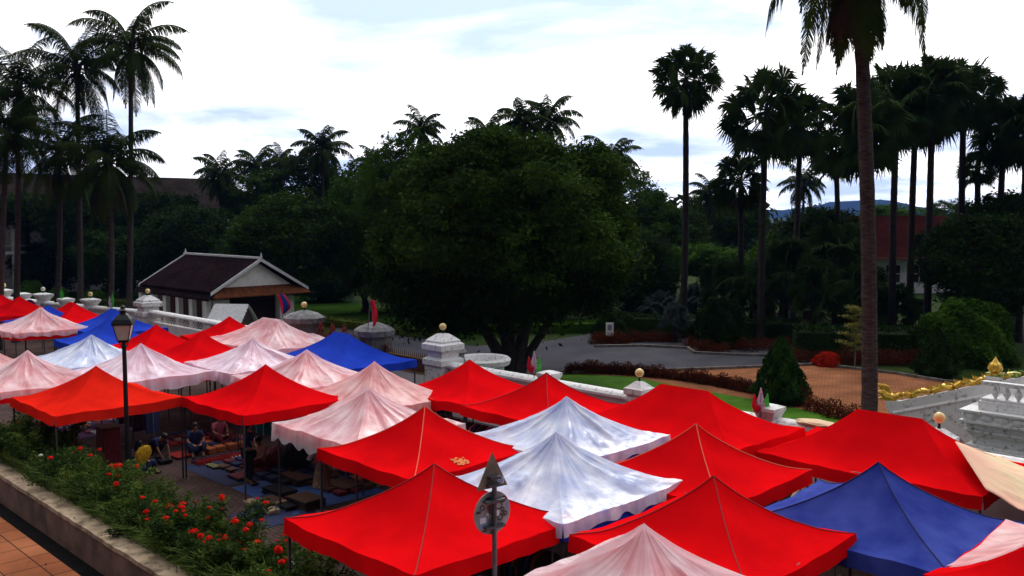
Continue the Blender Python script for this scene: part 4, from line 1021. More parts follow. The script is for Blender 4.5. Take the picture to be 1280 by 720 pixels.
# ------------------------------------------------------------------ long white building far left
T = thing('long_building', 'long two storey white building with grey tiled roof behind the left palms', 'building', S(90, 34, 0), ROT)
b = MB(); wv = 15.5; zr = 10.7; ze = 7.6; dep = 6.0
for s in (-1, 1):
    v = [(0,-wv+3,zr),(0,wv,zr),(s*dep,wv+1,ze),(s*dep,-wv-1,ze)]; v2 = [(x,y,z-.15) for x,y,z in v]
    b.add(v+v2, [(0,1,2,3),(7,6,5,4),(0,4,5,1),(1,5,6,2),(2,6,7,3),(3,7,4,0)])
v = [(0,-wv+3,zr),(dep,-wv-1,ze),(-dep,-wv-1,ze)]; b.add(v, [(0,1,2)])
b.build('roof', M['roofgrey'], T)
b = MB(); b.box((1.2,0,3.75),(7.4,2*wv-1,7.5)); b.build('wall', M['white'], T)
b = MB(); b.box((-3.9,0,3.75),(2.4,2*wv-1,.25)); b.box((-5.0,0,4.35),(.08,2*wv-1,.08)); b.build('gallery', M['white'], T)
for i in range(11):
    y = -wv+1.0+i*2.9; b = MB(); b.box((-4.9,y,3.75),(.28,.28,7.5)); b.build('column', M['white'], T)
    if i < 10:
        for z in (1.6, 5.4):
            b = MB(); b.box((-2.53,y+1.45,z),(.08,1.2,2.2)); w = b.build('window', M['wooddark'], T)
# red roofed hall right
hp = at_y(1165, 300, 82); T = thing('red_roof_hall', 'white hall with broad dark red tiled roof seen through the fan palms', 'building', (hp.x, 82, 0), 0)
b = MB(); hw = 7.5
v = [(-hw+1,4,6.9),(hw-1,4,6.9),(hw+.6,-1.2,3.2),(-hw-.6,-1.2,3.2),(hw+.6,9,3.2),(-hw-.6,9,3.2)]
b.add(v, [(3,2,1,0),(0,1,4,5)]); b.add(v, [(0,3,5),(1,2,4)]); rf = b.build('roof', M['roofred'], T)
b = MB(); b.box((0,-1.25,3.12),(2*hw+1.2,.1,.16)); b.build('eave_board', mat('red_eave', (.16,.03,.02), .7), rf)
b = MB(); b.box((0,4,1.6),(2*hw-1,8.6,3.2)); b.build('wall', M['white'], T)
for i in range(6):
    x = -5.8+i*2.3; b = MB(); b.box((x,-.33,1.75),(1.2,.05,1.5)); w = b.build('window', M['wooddark'], T)
    b = MB(); b.box((x,-.38,1.75),(.06,.05,1.5)); b.box((x,-.385,1.75),(1.2,.04,.06)); b.build('window_frame', M['white'], w)
# small notice on driveway
T = thing('notice_board', 'small white notice beside the driveway hedge', 'sign', at_z(762,429,0)); b = MB(); b.box((0,0,.75),(.42,.04,.75)); b.build('panel', M['white'], T); b = MB(); b.box((0,-.025,.85),(.22,.01,.3)); b.build('picture', mat('notice_ink', (.25,.2,.3), .6), T); b = MB(); b.box((0,.05,.35),(.05,.05,.7)); b.build('post', M['pole'], T)

# ------------------------------------------------------------------ white staircase with golden serpent railings
V0 = 27.6
T = thing('temple_staircase', 'white stepped plinth and staircase with golden serpent railings at the right', 'monument', S(0, V0, 0), ROT)
ue = u_at(1210, V0)      # left end of the plinth
def prof_block(mb, u_end, u_far, v0, v1, steps, m=0):
    # horizontal mouldings: each (inset, z0, z1)
    for ins, z0, z1 in steps:
        mb.box(((u_end-ins+u_far)/2, -((v0+ins)+(v1))/2+V0, (z0+z1)/2), (abs(u_end-ins-u_far), (v1-v0-ins), z1-z0), m)
b = MB()
prof_block(b, ue, -12, V0, V0+9, [(0,0,.28),(.10,.28,.36),(.22,.36,.62),(.14,.62,.72),(.05,.72,.80),(.10,.80,1.0)]); b.build('plinth', M['whitedirty'], T, bevel=.02)
b = MB(); prof_block(b, ue, -12, V0, V0+9, [(-.06,1.0,1.06),(.02,1.06,1.30),(-.06,1.30,1.36)])
n = 40
for i in range(n): b.sphere((ue-.25-i*.42, -.03, 1.18), .15, 0, 8, 6, (1.25,.5,.8))
for i in range(14): b.sphere((ue+.0, -.3-i*.42, 1.18), .15, 0, 8, 6, (.5,1.25,.8))
b.build('lotus_band', M['whitedirty'], T)
b = MB(); prof_block(b, ue-.35, -12, V0+.25, V0+8.6, [(0,1.36,1.62),(.05,1.62,1.70)]); b.build('upper_tier', M['whitedirty'], T, bevel=.015)
zb = 1.70
for i in range(26):
    x = ue-.75-i*.30; b = MB(); b.lathe([(.05,zb),(.04,zb+.03),(.11,zb+.15),(.10,zb+.22),(.04,zb+.32),(.06,zb+.37)], 10, c=(x,-.42,0)); b.build('baluster', M['white'], T, smooth=True)
b = MB(); b.box((ue-4.5,-.42,zb+.43),(8.2,.22,.11)); b.build('balustrade_rail', M['whitedirty'], T)
# railing post
xp = ue-.35; yp = -1.6
b = MB(); b.box((xp,yp,1.05),(.36,.36,2.1)); b.box((xp,yp,2.13),(.44,.44,.07)); b.build('post', M['white'], T, bevel=.02)
b = MB(); b.box((xp,yp,2.21),(.42,.42,.09)); b.build('post_cap', M['greengold'], T)
b = MB(); b.lathe([(.10,2.25),(.16,2.31),(.20,2.40),(.17,2.50),(.10,2.58),(.05,2.66),(.01,2.74)], 10, c=(xp,yp,0))
for k in range(8): b.lathe([(.02,2.3),(.06,2.38),(.03,2.47),(.004,2.55)], 5, c=(xp+.16*math.cos(k*.785), yp+.16*math.sin(k*.785), 0))
b.build('finial', M['gold'], T)
# descending stair parapet to the left (towards +u)
xl = xp+3.1
b = MB(); top = [(xp,2.02),(xl-.3,1.06),(xl,1.0)]
pts = [(xp,0),(xp,2.0),(xl-.35,1.02),(xl+.05,.98),(xl+.05,.82),(xl-.1,.6),(xl+.1,.45),(xl+.12,0)]
n = len(pts); th = .34
vs = [(x, yp-th/2, z) for x, z in pts]+[(x, yp+th/2, z) for x, z in pts]
b.add(vs, [list(range(n))]); b.add(vs, [list(range(n, 2*n))[::-1]]); b.add(vs, [(i, i+n, (i+1)%n+n, (i+1)%n) for i in range(n)])
b.tube([(xp,yp+.0,1.62),(xl-.2,yp+.0,.62)], .20, 8)
b.build('stair_parapet', M['whitedirty'], T)
b = MB()
for i in range(8): b.box((xp+.2+i*.36, yp-1.2, (1.6-i*.2)/2),(.36,2.0,1.6-i*.2))
b.build('steps', M['whitedirty'], T)
b = MB(); r = random.Random(4)
N_ = 40; body = []
for i in range(N_):
    s = i/(N_-1); body.append((xp+.1+(xl-xp-.15)*s, yp+.05*math.sin(s*22), 2.06-(1.0)*s*1.0+.05*math.sin(s*30)))
b.tube(body, [.095]*N_, 8)
for i in range(34):
    s = i/33; x = xp+.1+(xl-xp-.2)*s; z = 2.13-1.0*s; b.add([(x-.07,yp-.03,z),(x+.07,yp-.03,z),(x+.10,yp,z+.05+.05*((i*7)%3)),(x-.07,yp+.03,z),(x+.07,yp+.03,z)], [(0,1,2),(4,3,2)])
b.build('serpent_body', M['gold'], T)
b = MB()
hx = xl+.02; b.tube([(hx-.2,yp,1.08),(hx+.05,yp,1.10),(hx+.2,yp,1.22),(hx+.34,yp,1.20)], [.14,.16,.12,.05], 8)
b.tube([(hx+.12,yp,1.05),(hx+.32,yp,1.0)], [.08,.03], 6)
for k in range(6): b.tube([(hx-.05+k*.04,yp,1.2),(hx+.02+k*.06,yp,1.42+.03*(k%2)),(hx+.16+k*.05,yp,1.5)], [.05,.035,.005], 5)
b.build('serpent_head', M['gold'], T)
# rising railing on the other side of the post (to the right, higher)
b = MB(); x1 = xp-6
vs = []
for y in (yp-.17, yp+.17):
    vs += [(xp-.2,y,1.6),(xp-.2,y,2.05),(x1,y,4.0),(x1,y,1.6)]
b.add(vs, [(0,1,2,3),(7,6,5,4),(1,5,6,2),(0,4,5,1)]); b.build('upper_parapet', M['white'], T)
b = MB(); body = [(xp-.25-(5.5)*i/39, yp+.06*math.sin(i*.9), 2.16+1.8*i/39+.04*math.sin(i*1.3)) for i in range(40)]
b.tube(body, .095, 8); 
for i in range(36):
    s = i/35; x = xp-.3-5.3*s; z = 2.24+1.74*s; b.add([(x-.07,yp-.03,z),(x+.07,yp-.03,z),(x+.1,yp,z+.04+.05*((i*5)%3)),(x-.07,yp+.03,z),(x+.07,yp+.03,z)], [(0,1,2),(4,3,2)])
b.build('upper_serpent', M['greengold'], T)

# ------------------------------------------------------------------ street lamp
lp = at_y(154, 400, 22.0); LZ = 4.1
T = thing('street_lamp', 'tall black street lamp with a four sided lantern, left', 'street lamp', (lp.x, 22.0, 0), math.radians(12))
b = MB(); b.lathe([(.17,0),(.17,.1),(.13,.16),(.11,.75),(.13,.8),(.08,.9),(.062,1.0),(.055,2.2),(.05,3.72),(.075,3.76),(.055,3.80),(.05,3.86)], 14); b.build('post', M['black'], T, smooth=False)
l = MB(); l.box((0,0,3.885),(.22,.22,.05)); 
zb, zt_ = 3.91, 4.29; hb, ht = .12, .20
for sx in (-1,1):
    for sy in (-1,1): l.tube([(sx*hb,sy*hb,zb),(sx*ht,sy*ht,zt_)], .014, 5)
l.box((0,0,zt_+.015),(.46,.46,.04)); l.box((0,0,zb-.0),(.27,.27,.03))
fr = l.build('lantern_frame', M['black'], T)
gl = MB(); gl.add([(-hb,-hb,zb),(hb,-hb,zb),(hb,hb,zb),(-hb,hb,zb),(-ht,-ht,zt_),(ht,-ht,zt_),(ht,ht,zt_),(-ht,ht,zt_)], [(0,1,5,4),(1,2,6,5),(2,3,7,6),(3,0,4,7)]); gl.build('lantern_glass', M['glass'], fr)
cp = MB(); cp.lathe([(.33,zt_+.035),(.27,zt_+.13),(.16,zt_+.23),(.09,zt_+.27),(.09,zt_+.31)], 4, sq=True); cp.lathe([(.085,zt_+.31),(.11,zt_+.34),(.06,zt_+.38),(.05,zt_+.43),(.012,zt_+.47)], 10)
cp.build('lantern_cap', M['black'], fr)
for a in (0, PI/2): 
    b = MB(); b.tube([(-.12*math.cos(a),-.12*math.sin(a),3.90),(-.04*math.cos(a),-.04*math.sin(a),3.70)],.01,5); b.tube([(.12*math.cos(a),.12*math.sin(a),3.90),(.04*math.cos(a),.04*math.sin(a),3.70)],.01,5); b.build('bracket', M['black'], T)

# ------------------------------------------------------------------ road sign seen from behind
sp = at_y(618, 600, 11.6)
T = thing('road_sign', 'road sign post seen from behind with a triangle above a stickered disc', 'road sign', (sp.x, 11.6, 0), math.radians(36))
b = MB(); b.tube([(0,0,0),(0,0,3.42)], .032, 12); b.tube([(0,0,3.42),(0,0,3.43)], .035, 12); b.build('post', mat('galvanised_post', (.10,.115,.14), .45, (.06,.07,.085), 6, metal=.5), T)
zc = at_y(618, 600, 11.6).z
b = MB(); zt0 = at_y(618,611,11.6).z; zt1 = at_y(618,566,11.6).z; hwid = .24
def tri(y, k=1.0): return [(-hwid*k, y, zt0+.0*(1-k)), (hwid*k, y, zt0), (0, y, zt1)]
v = tri(.045)+tri(.055); b.add(v, [(0,1,2),(5,4,3)]); b.add(v, [(0,3,4,1),(1,4,5,2),(2,5,3,0)]); tp_ = b.build('triangle_plate', M['signrust'], T)
b = MB(); b.box((0,.0,zt0+.15),(.16,.09,.035)); b.box((0,.0,zt0+.05),(.2,.09,.03)); b.build('clamp', M['pole'], T)
zd = at_y(618, 642, 11.6).z; rd = .285
b = MB(); n = 40; v = [(rd*math.cos(2*PI*i/n), .045, zd+rd*math.sin(2*PI*i/n)) for i in range(n)]; v += [(x,.055,z) for x,_,z in v]
b.add(v, [list(range(n))]); b.add(v, [list(range(n,2*n))[::-1]]); b.add(v, [(i,i+n,(i+1)%n+n,(i+1)%n) for i in range(n)]); dp = b.build('disc_plate', M['sign'], T)
for z in (.17, -.17): b = MB(); b.box((0,.0,zd+z),(.30,.085,.03)); b.build('clamp', M['pole'], T)
stk = {'dk': mat('sticker_black', (.02,.02,.022), .5), 'wh': mat('sticker_white', (.6,.6,.62), .5), 'bl': mat('sticker_blue', (.18,.24,.42), .5), 'rd': mat('sticker_maroon', (.16,.03,.04), .5)}
def ring(x, z, r, c, w=.25):
    b = MB(); n = 20; v = []
    for i in range(n):
        a = 2*PI*i/n; v += [(x+r*math.cos(a), .041, z+r*math.sin(a)), (x+r*w*math.cos(a), .041, z+r*w*math.sin(a))]
    b.add(v, [(2*i, 2*i+1, (2*i+3)%(2*n), (2*i+2)%(2*n)) for i in range(n)]); b.build('sticker', stk[c], dp)
def rect(x, z, w, h, c, y=.042, par=None): b = MB(); b.box((x, y, z), (w, .003, h)); b.build('sticker', stk[c], par or dp)
rect(-.15, zd-.10, .13, .15, 'bl'); rect(-.15, zd-.08, .09, .08, 'wh', .040); rect(-.22, zd+.04, .07, .03, 'dk'); ring(-.16, zd+.09, .04, 'dk', .6); ring(.10, zd+.08, .055, 'dk', .7); ring(.16, zd+.02, .03, 'dk', .5)
ring(.12, zd-.08, .045, 'dk', .6); rect(.18, zd+.15, .09, .05, 'rd'); ring(.17, zd+.15, .045, 'dk', .1); rect(.08, zd-.02, .05, .07, 'wh'); ring(.20, zd-.04, .035, 'dk', .5); ring(-.06, zd+.08, .035, 'rd', .1); rect(.24, zd+.06, .04, .08, 'bl'); rect(-.02-.05, zd+.2, .09, .03, 'dk'); ring(.08, zd-.03,.03,'dk',.6)
ring(.13, zt0+.08, .045, 'bl', .1); ring(.13, zt0+.08, .055, 'wh', .75)
for k_ in range(9):
    a_ = random.Random(k_+40); ring(a_.uniform(-.19,.21), zd+a_.uniform(-.2,.2), a_.uniform(.018,.035), a_.choice(['dk','dk','wh','bl']), a_.choice([.1,.6,.7]))
rect(-.15, zd-.13, .10, .03, 'bl', .0395); rect(-.13, zd-.22, .08, .02, 'dk')
# blue round sign far left
u_ = u_at(35, 17.2); bp_ = S(u_, 17.2, 0); zz = at_y(35, 381, bp_.y).z
T = thing('round_sign', 'round blue no parking sign above the far left tents', 'road sign', bp_, 0)
b = MB(); b.tube([(0,0,0),(0,0,zz+.2)], .03, 8); b.build('post', M['pole'], T)
b = MB(); n = 28; v = [(.30*math.cos(2*PI*i/n), -.04, zz+.30*math.sin(2*PI*i/n)) for i in range(n)]; v += [(x,-.05,z) for x,_,z in v]
b.add(v, [list(range(n))]); b.add(v, [list(range(n,2*n))[::-1]]); b.add(v, [(i,i+n,(i+1)%n+n,(i+1)%n) for i in range(n)]); pl = b.build('disc_plate', mat('sign_navy', (.015,.04,.22), .5), T)
b = MB(); n = 28; v = []
for i in range(n): a = 2*PI*i/n; v += [(.30*math.cos(a), -.054, zz+.30*math.sin(a)), (.26*math.cos(a), -.054, zz+.26*math.sin(a))]
b.add(v, [(2*i, 2*i+1, (2*i+3)%(2*n), (2*i+2)%(2*n)) for i in range(n)])
for s in (-1, 1): b.add([(-.19,-.0545,zz-.17*s),(-.17,-.0545,zz-.20*s),(.19,-.0545,zz+.17*s),(.17,-.0545,zz+.20*s)], [(0,1,2,3)])
b.build('sign_band', mat('sign_red', (.35,.02,.03), .5), pl)

# ------------------------------------------------------------------ planter, kerb and its plants
T = thing('planter_wall', 'low weathered stone planter wall crossing the bottom left corner', 'wall', S(20, 6.80, 0), ROT)
b = MB(); b.box((0,0,.33),(60,.40,.66)); b.build('wall_face', mat('planter_face', (.27,.145,.10), .9, (.12,.07,.05), 2, 8, bump=.4), T)
r = random.Random(9); b = MB(); x = -30
nseg = 300; vs = []
for i in range(nseg+1):
    xx = -30+60*i/nseg; a1 = r.uniform(-.012,.012); a2 = r.uniform(-.02,.02)
    vs += [(xx,.225+a1,.66),(xx,.222+a1,.745+r.uniform(-.006,.006)),(xx,-.215+a2,.75+r.uniform(-.008,.008)),(xx,-.215+a2,.66)]
b.add(vs, [(4*i+k, 4*i+(k+1)%4, 4*i+4+(k+1)%4, 4*i+4+k) for i in range(nseg) for k in range(4)]); b.build('coping', M['curb'], T)
b = MB(); b.box((0,0,.30),(60,.12,.64)); o = b.build('kerb', M['curb']); o.location = S(20, 8.29, 0); o.rotation_euler.z = ROT; struct(o)
# planter bushes
def bush_mesh(seed, m, n=6500, w=1.35, h=.9, leaf=.045, up=.4):
    r = np.random.default_rng(seed); b = MB(); K = 26
    tips = np.stack([r.normal(0, w*.26, K), r.normal(0, w*.24, K), r.uniform(.35, 1.0, K)*h], 1)
    for t in tips: b.tube([(t[0]*.2,t[1]*.2,0),(t[0]*.7,t[1]*.7,t[2]*.6),tuple(t)], [.012,.008,.004], 4, 1, cap=False)
    k = r.integers(0, K, n); s = r.uniform(.3, 1.05, (n, 1)); P = tips[k]*s+r.normal(size=(n, 3))*.06*np.array([1,1,.8]); P[:, 2] = np.abs(P[:, 2])
    out = unit(r.normal(size=(n, 3))*np.array([1,1,.4])+np.array([0,0,up])); sd = unit(np.cross(out, r.normal(size=(n, 3)))); sz = leaf*r.uniform(.6, 1.4, (n, 1))
    v, f = quads(P, out*sz, sd*sz*.33); b.add(v, f)
    return b.mesh('foliage', [m, M['bark']]), tips
def flower_head(seed, m):
    r = np.random.default_rng(seed); n = 80; d = unit(r.normal(size=(n, 3))); d[:, 2] = np.abs(d[:, 2]); P = d*.05*r.uniform(.6,1.15,(n,1))*np.array([1,1,.75]); sd = unit(np.cross(d, r.normal(size=(n, 3)))); s2 = unit(np.cross(d, sd))
    b = MB(); v, f = quads(P, sd*.016, s2*.014); b.add(v, f); b.tube([(0,0,-.08),(0,0,.01)], .005, 4); return b.mesh('flower_head', m)
FH = [flower_head(1, M['flower']), flower_head(2, M['flower'])]; FW_ = flower_head(3, M['flowerw'])
BM = [bush_mesh(101, M['planter']), bush_mesh(102, M['planterdk']), bush_mesh(103, M['planter'], 3600, 1.0, .65, .05, .8), bush_mesh(104, M['planterdk'], 5000, 1.3, .8)]
pb = [ # px position along, var, scale, flowers, label
 (5,0,1.15,2,'w','leafy bush with tiny pale flowers below the left corner of the orange-red tent'),
 (30,1,1.2,3,'r','dark bush with a few red flowers at the far left of the planter'),
 (62,2,1.05,4,'w','pale flowering bush below the near corner of the orange-red tent'),
 (88,3,.95,3,'r','dark leafy bush with red flowers left of the street lamp'),
 (115,0,.95,2,'r','bright green bush right at the foot of the street lamp, left side'),
 (140,1,.85,3,'r','dark green bush below the street lamp'),
 (165,2,.85,1,'r','spiky light green bush just right of the lamp foot'),
 (190,0,.8,1,'r','low green bush in front of the yellow bag'),
 (215,3,.95,7,'r','bush with a cluster of red flowers at the middle of the planter'),
 (240,1,1.1,11,'r','tall red flowering bush, the most flowers of all'),
 (272,2,.95,6,'r','red flowering bush right of the tallest flowering one'),
 (303,0,.9,8,'r','flowering bush with small red heads before the red tent corner'),
 (335,3,.85,3,'r','green bush nearest to the front red tent leg'),
 (385,0,1.0,9,'r','red flowering bush right of the front red tent leg'),
 (425,1,.9,4,'r','bush with red flowers under the valance of the front red tent'),
 (470,3,.9,2,'r','bush mostly hidden under the edge of the front red tent'),
 (17,3,1.15,2,'r','dark bush in the left corner below the orange-red tent'),(46,0,1.1,0,'r','light green bush without flowers left of the pale flowering one'),(76,1,1.0,2,'r','green bush with two red flowers beside the pale flowering one'),
 (102,2,1.0,0,'r','spiky bush without flowers left of the lamp foot'),(128,3,.95,2,'r','dark bush with two red flowers directly before the lamp foot'),(152,0,.9,1,'r','green bush with one red flower under the yellow bag'),
 (178,1,.85,1,'r','dark low bush right of the yellow bag'),(203,2,.85,2,'r','grassy bush left of the red flower cluster'),(228,0,.95,5,'r','bush joining the two densest clusters of red flowers'),(256,2,.95,4,'r','light bush on the right of the tallest flowering one'),
 (288,1,.95,3,'r','dark bush in the middle of the flowering stretch, near the sack'),(320,2,.85,3,'r','light green bush left of the white plastic bag')
]
for i, (px, var, sc, nf, fc, lab) in enumerate(pb):
    r = random.Random(i*3+1); v = 7.62+r.uniform(-.15,.15); k = (px-640)/F; u = v*(1-k)/(1+k)
    T = thing('flowering_bush', lab, 'bush', S(u, v, .56), r.uniform(0, 6.28), 'bushes in the planter')
    sc *= 1.08; me, tips = BM[var]; inst('foliage', me, T, sc=sc)
    tp = sorted(tips.tolist(), key=lambda t: -t[2])[:max(nf+2, 3)]; r.shuffle(tp)
    if nf > 3: nf = int(nf*1.0) if 225 < px < 312 else int(nf*.34)
    for j in range(nf):
        t = tp[j % len(tp)]; inst('flower_head', FH[j % 2] if fc == 'r' else FW_, T, (t[0]*sc+r.uniform(-.05,.05), t[1]*sc+r.uniform(-.05,.05), t[2]*sc+.05+r.uniform(0,.06)), sc=(lambda q: (q*r.uniform(.8,1.2), q*r.uniform(.8,1.2), q*r.uniform(.6,1.3)))(r.choice([.6,.8,1.0,1.2,1.5])) if fc == 'r' else .9)
# grasses over the edge
r = np.random.default_rng(77); b = MB(); n = 26000
uu = r.uniform(9, 34, n); vv = 6.98+np.abs(r.normal(0, .35, n)); base = np.stack([(vv-uu)/R2, (uu+vv)/R2, np.full(n, .56)], 1)
az = r.uniform(0, 2*PI, n); ln = (r.uniform(.15, .75, n)*np.where(r.random(n) < .3, 1.4, .9))[:, None]; lean = r.uniform(.2, 1.0, n)[:, None]
d = np.stack([np.cos(az), np.sin(az), np.zeros(n)], 1)*lean; mid = base+(d*.4+np.array([0,0,.9]))*ln*.6; tip = mid+(d*1.0+np.array([0,0,.2]))*ln*.6
w = unit(np.cross(d+1e-4, np.array([[0,0,1.]])))*.008
v = np.stack([base-w, base+w, mid+w, mid-w, tip], 1).reshape(-1, 3); o = np.arange(n)[:, None]*5
b.add(v, o+np.array([[0,1,2,3]])); b.add(v, o+np.array([[3,2,4]]))
tag(struct(b.build('planter_grass', M['grassb']), 'stuff'), 'long thin grass growing between the bushes of the planter', 'grass')
# dry leaf litter and dirt on coping -> small fallen leaves
r = np.random.default_rng(78); n = 260; uu = r.uniform(10, 32, n); vv = np.where(r.random(n) < .5, r.uniform(6.62, 6.98, n), r.uniform(4.0, 5.9, n)); z = np.where(vv > 6.5, .765, .41)
P = np.stack([(vv-uu)/R2, (uu+vv)/R2, z+.008], 1); ax = unit(r.normal(size=(n,3))*np.array([1,1,.15])); bx = unit(np.cross(ax, np.array([[0,0,1.]]))); v, f = quads(P, ax*.03, bx*.014); b = MB(); b.add(v, f)
tag(struct(b.build('fallen_leaves', mat('dry_leaf', (.05,.03,.015), .8)), 'stuff'), 'fallen dry leaves scattered on the planter wall and tiles', 'leaves')

# ------------------------------------------------------------------ goods
CL = {k: mat('cloth_'+k, c, .85, tuple(x*.6 for x in c), 14) for k, c in dict(red=(.45,.03,.02), navy=(.02,.03,.10), blue=(.05,.12,.35), white=(.62,.60,.60), maroon=(.16,.02,.03), teal=(.04,.16,.18), orange=(.5,.14,.04), olive=(.18,.18,.08), purple=(.12,.04,.14), yellow=(.75,.42,.02), tan=(.42,.30,.20), pink=(.5,.10,.16), black=(.012,.012,.014), brown=(.10,.05,.03)).items()}
def gsheet(px, py, w, d, c, label, rot=0):
    p = at_z(px, py, .006); n = 14; b = MB(); r = np.random.default_rng(int(px+py)); x, y = np.meshgrid(np.linspace(-w/2, w/2, n), np.linspace(-d/2, d/2, n), indexing='ij')
    z = .004+.012*np.abs(noise2(int(px), 6, 4, 11)(x, y)); v = np.stack([x, y, z], -1).reshape(-1, 3); i, j = np.meshgrid(np.arange(n-1), np.arange(n-1), indexing='ij')
    b.add(v, np.stack([i*n+j, (i+1)*n+j, (i+1)*n+j+1, i*n+j+1], -1).reshape(-1, 4)); o = b.build('ground_sheet', CL[c] if c in CL else M[c], smooth=True); o.location = p; o.rotation_euler.z = ROT+rot
    return tag(o, label, 'ground sheet')
def pile(px, py, w, d, h, c, label, name='folded_textiles', cat='textiles', rot=0, n=None, z=.02, group=None):
    p = at_z(px, py, z); r = random.Random(int(px*3+py)); b = MB(); n = n or max(1, int(h/.03))
    for k in range(n):
        b.box((r.uniform(-.01,.01), r.uniform(-.01,.01), (k+.5)*h/n), (w*r.uniform(.92,1), d*r.uniform(.92,1), h/n*.86), k % 2 if not isinstance(c, str) else 0, rot=r.uniform(-.06,.06))
    mats = [CL[c]] if isinstance(c, str) else [CL[q] for q in c]
    o = b.build(name, mats, bevel=.006); o.location = p; o.rotation_euler.z = ROT+rot; return tag(o, label, cat, group)
gsheet(385, 612, 3.0, 2.6, 'blue', 'crumpled blue plastic sheet on the ground beside the dress stand')
gsheet(300, 585, 2.6, 2.2, 'navy', 'dark sheet on the ground under the broad red tent')
gsheet(345, 655-12, 1.4, 1.6, 'navy', 'dark blue sheet at the edge of the walkway near the tent leg')
gsheet(100, 535, 3.0, 2.4, 'purple', 'dark purple sheet of goods under the orange-red tent')
for i, (px, py, w, d, h, c, lab) in enumerate([
 (298,572,.7,.35,.05,'white','flat white folded cloth beside the rows of red pouches'),(312,566,.55,.4,.05,'white','white cloth with pale green next to the standing figure'),(270,583,.5,.4,.06,'olive','olive printed mat close to the walkway'),
 (320,588,.8,.5,.10,'maroon','maroon folded cloths in front of the standing figure'),(300,597,.6,.45,.08,['navy','maroon'],'dark navy and maroon pile near the walkway edge'),
 (350,618,.9,.5,.16,'black','long black pile on the blue sheet'),(372,603,.8,.5,.18,['black','brown'],'black and brown heap at the back of the blue sheet'),(340,628,.6,.4,.10,'brown','brown folded pile at the front of the blue sheet'),
 (383,632,.8,.6,.22,['brown','black'],'large brown heap just left of the dress stand'),(225,570,.7,.5,.06,['maroon','red'],'red printed scarves spread beside the crouching seller'),(205,578,.4,.35,.10,'black','small black bag on the walkway'),
 (105,533,.6,.35,.05,'orange','orange folded cloth under the orange-red tent'),(122,541,.5,.35,.05,'white','white folded cloth under the orange-red tent'),(88,527,.5,.35,.06,'teal','teal folded cloth at the left under the orange-red tent'),(132,532,.5,.4,.08,'purple','lilac folded cloth beside the maroon cabinet'),
 (345,588,.5,.4,.12,'navy','navy cloth pile at the back of the broad red tent'),(430,610,.9,.6,.14,['navy','brown'],'dark pile right of the dress stand under the red tent'),(450,600,.5,.4,.10,'orange','orange cloth under the red tent right of the dress stand'),
 (1050,700,.6,.5,.12,'brown','brown stack beside the leg of the pointed red tent'),(1195-40,700,.4,.3,.06,'maroon','maroon cloth left of the corner red tent')]):
    pile(px, py, w, d, h, c, lab)
def rows(px, py, nu, nv, su, sv, w, d, h, cols, label, group, name, cat, seed):
    r = random.Random(seed); base = at_z(px, py, .02); u0, v0 = uv(base); ms = {}
    for c in cols:
        b = MB(); k = max(1, int(h/.035))
        for q in range(k): b.box((r.uniform(-.008,.008), r.uniform(-.008,.008), (q+.5)*h/k), (w*r.uniform(.9,1), d*r.uniform(.9,1), h/k*.85), 0, rot=r.uniform(-.08,.08), taper=.96)
        ms[c] = b.mesh(name, CL[c])
    for i in range(nu):
        for j in range(nv):
            c = r.choice(cols); o = inst(name, ms[c], None, S(u0+i*su+r.uniform(-.03,.03), v0+j*sv+r.uniform(-.03,.03), .02), ROT+r.uniform(-.15,.15)); tag(o, label, cat, group)
rows(300, 592, 4, 4, .42, .36, .34, .26, .07, ['navy','maroon','black','brown'], 'small dark folded garment pile in the rows on the navy sheet', 'garment piles on the navy sheet', 'garment_pile', 'clothes', 1)
rows(355, 606, 3, 4, .5, .42, .4, .3, .12, ['black','brown','navy'], 'dark folded cloth pile in the rows on the crumpled blue sheet', 'cloth piles on the blue sheet', 'cloth_pile', 'textiles', 2)
rows(110, 540, 5, 4, .42, .40, .32, .26, .05, ['white','teal','orange','purple','navy','pink'], 'small colourful folded cloth in the rows under the orange-red tent', 'folded cloths under the orange-red tent', 'folded_cloth', 'textiles', 3)
rows(425, 618, 4, 4, .45, .38, .34, .28, .10, ['brown','maroon','navy','olive'], 'small folded cloth pile in the rows behind the dress stand', 'cloth piles behind the dress stand', 'cloth_pile', 'textiles', 4)
rows(215, 556, 4, 5, .40, .36, .30, .24, .06, ['maroon','red','navy','black','tan'], 'small scarf pile in the rows before the sitting sellers', 'scarf piles before the sellers', 'scarf_pile', 'textiles', 5)
rows(262, 566, 3, 5, .40, .34, .34, .26, .16, ['pink','maroon','navy','orange','white'], 'upright stack of bright folded textiles behind the pouch rows', 'textile stacks behind the pouches', 'textile_stack', 'textiles', 6)
rows(340, 640, 3, 3, .46, .42, .36, .30, .09, ['navy','black','maroon','tan'], 'folded cloth pile on the dark blue sheet by the walkway', 'cloth piles by the walkway', 'cloth_pile', 'textiles', 7)
rows(1030, 706, 4, 3, .40, .36, .32, .26, .10, ['brown','maroon','tan','black'], 'dark cloth pile under the pointed red tent beside the tan bags', 'cloth piles beside the tan bags', 'cloth_pile', 'textiles', 8)
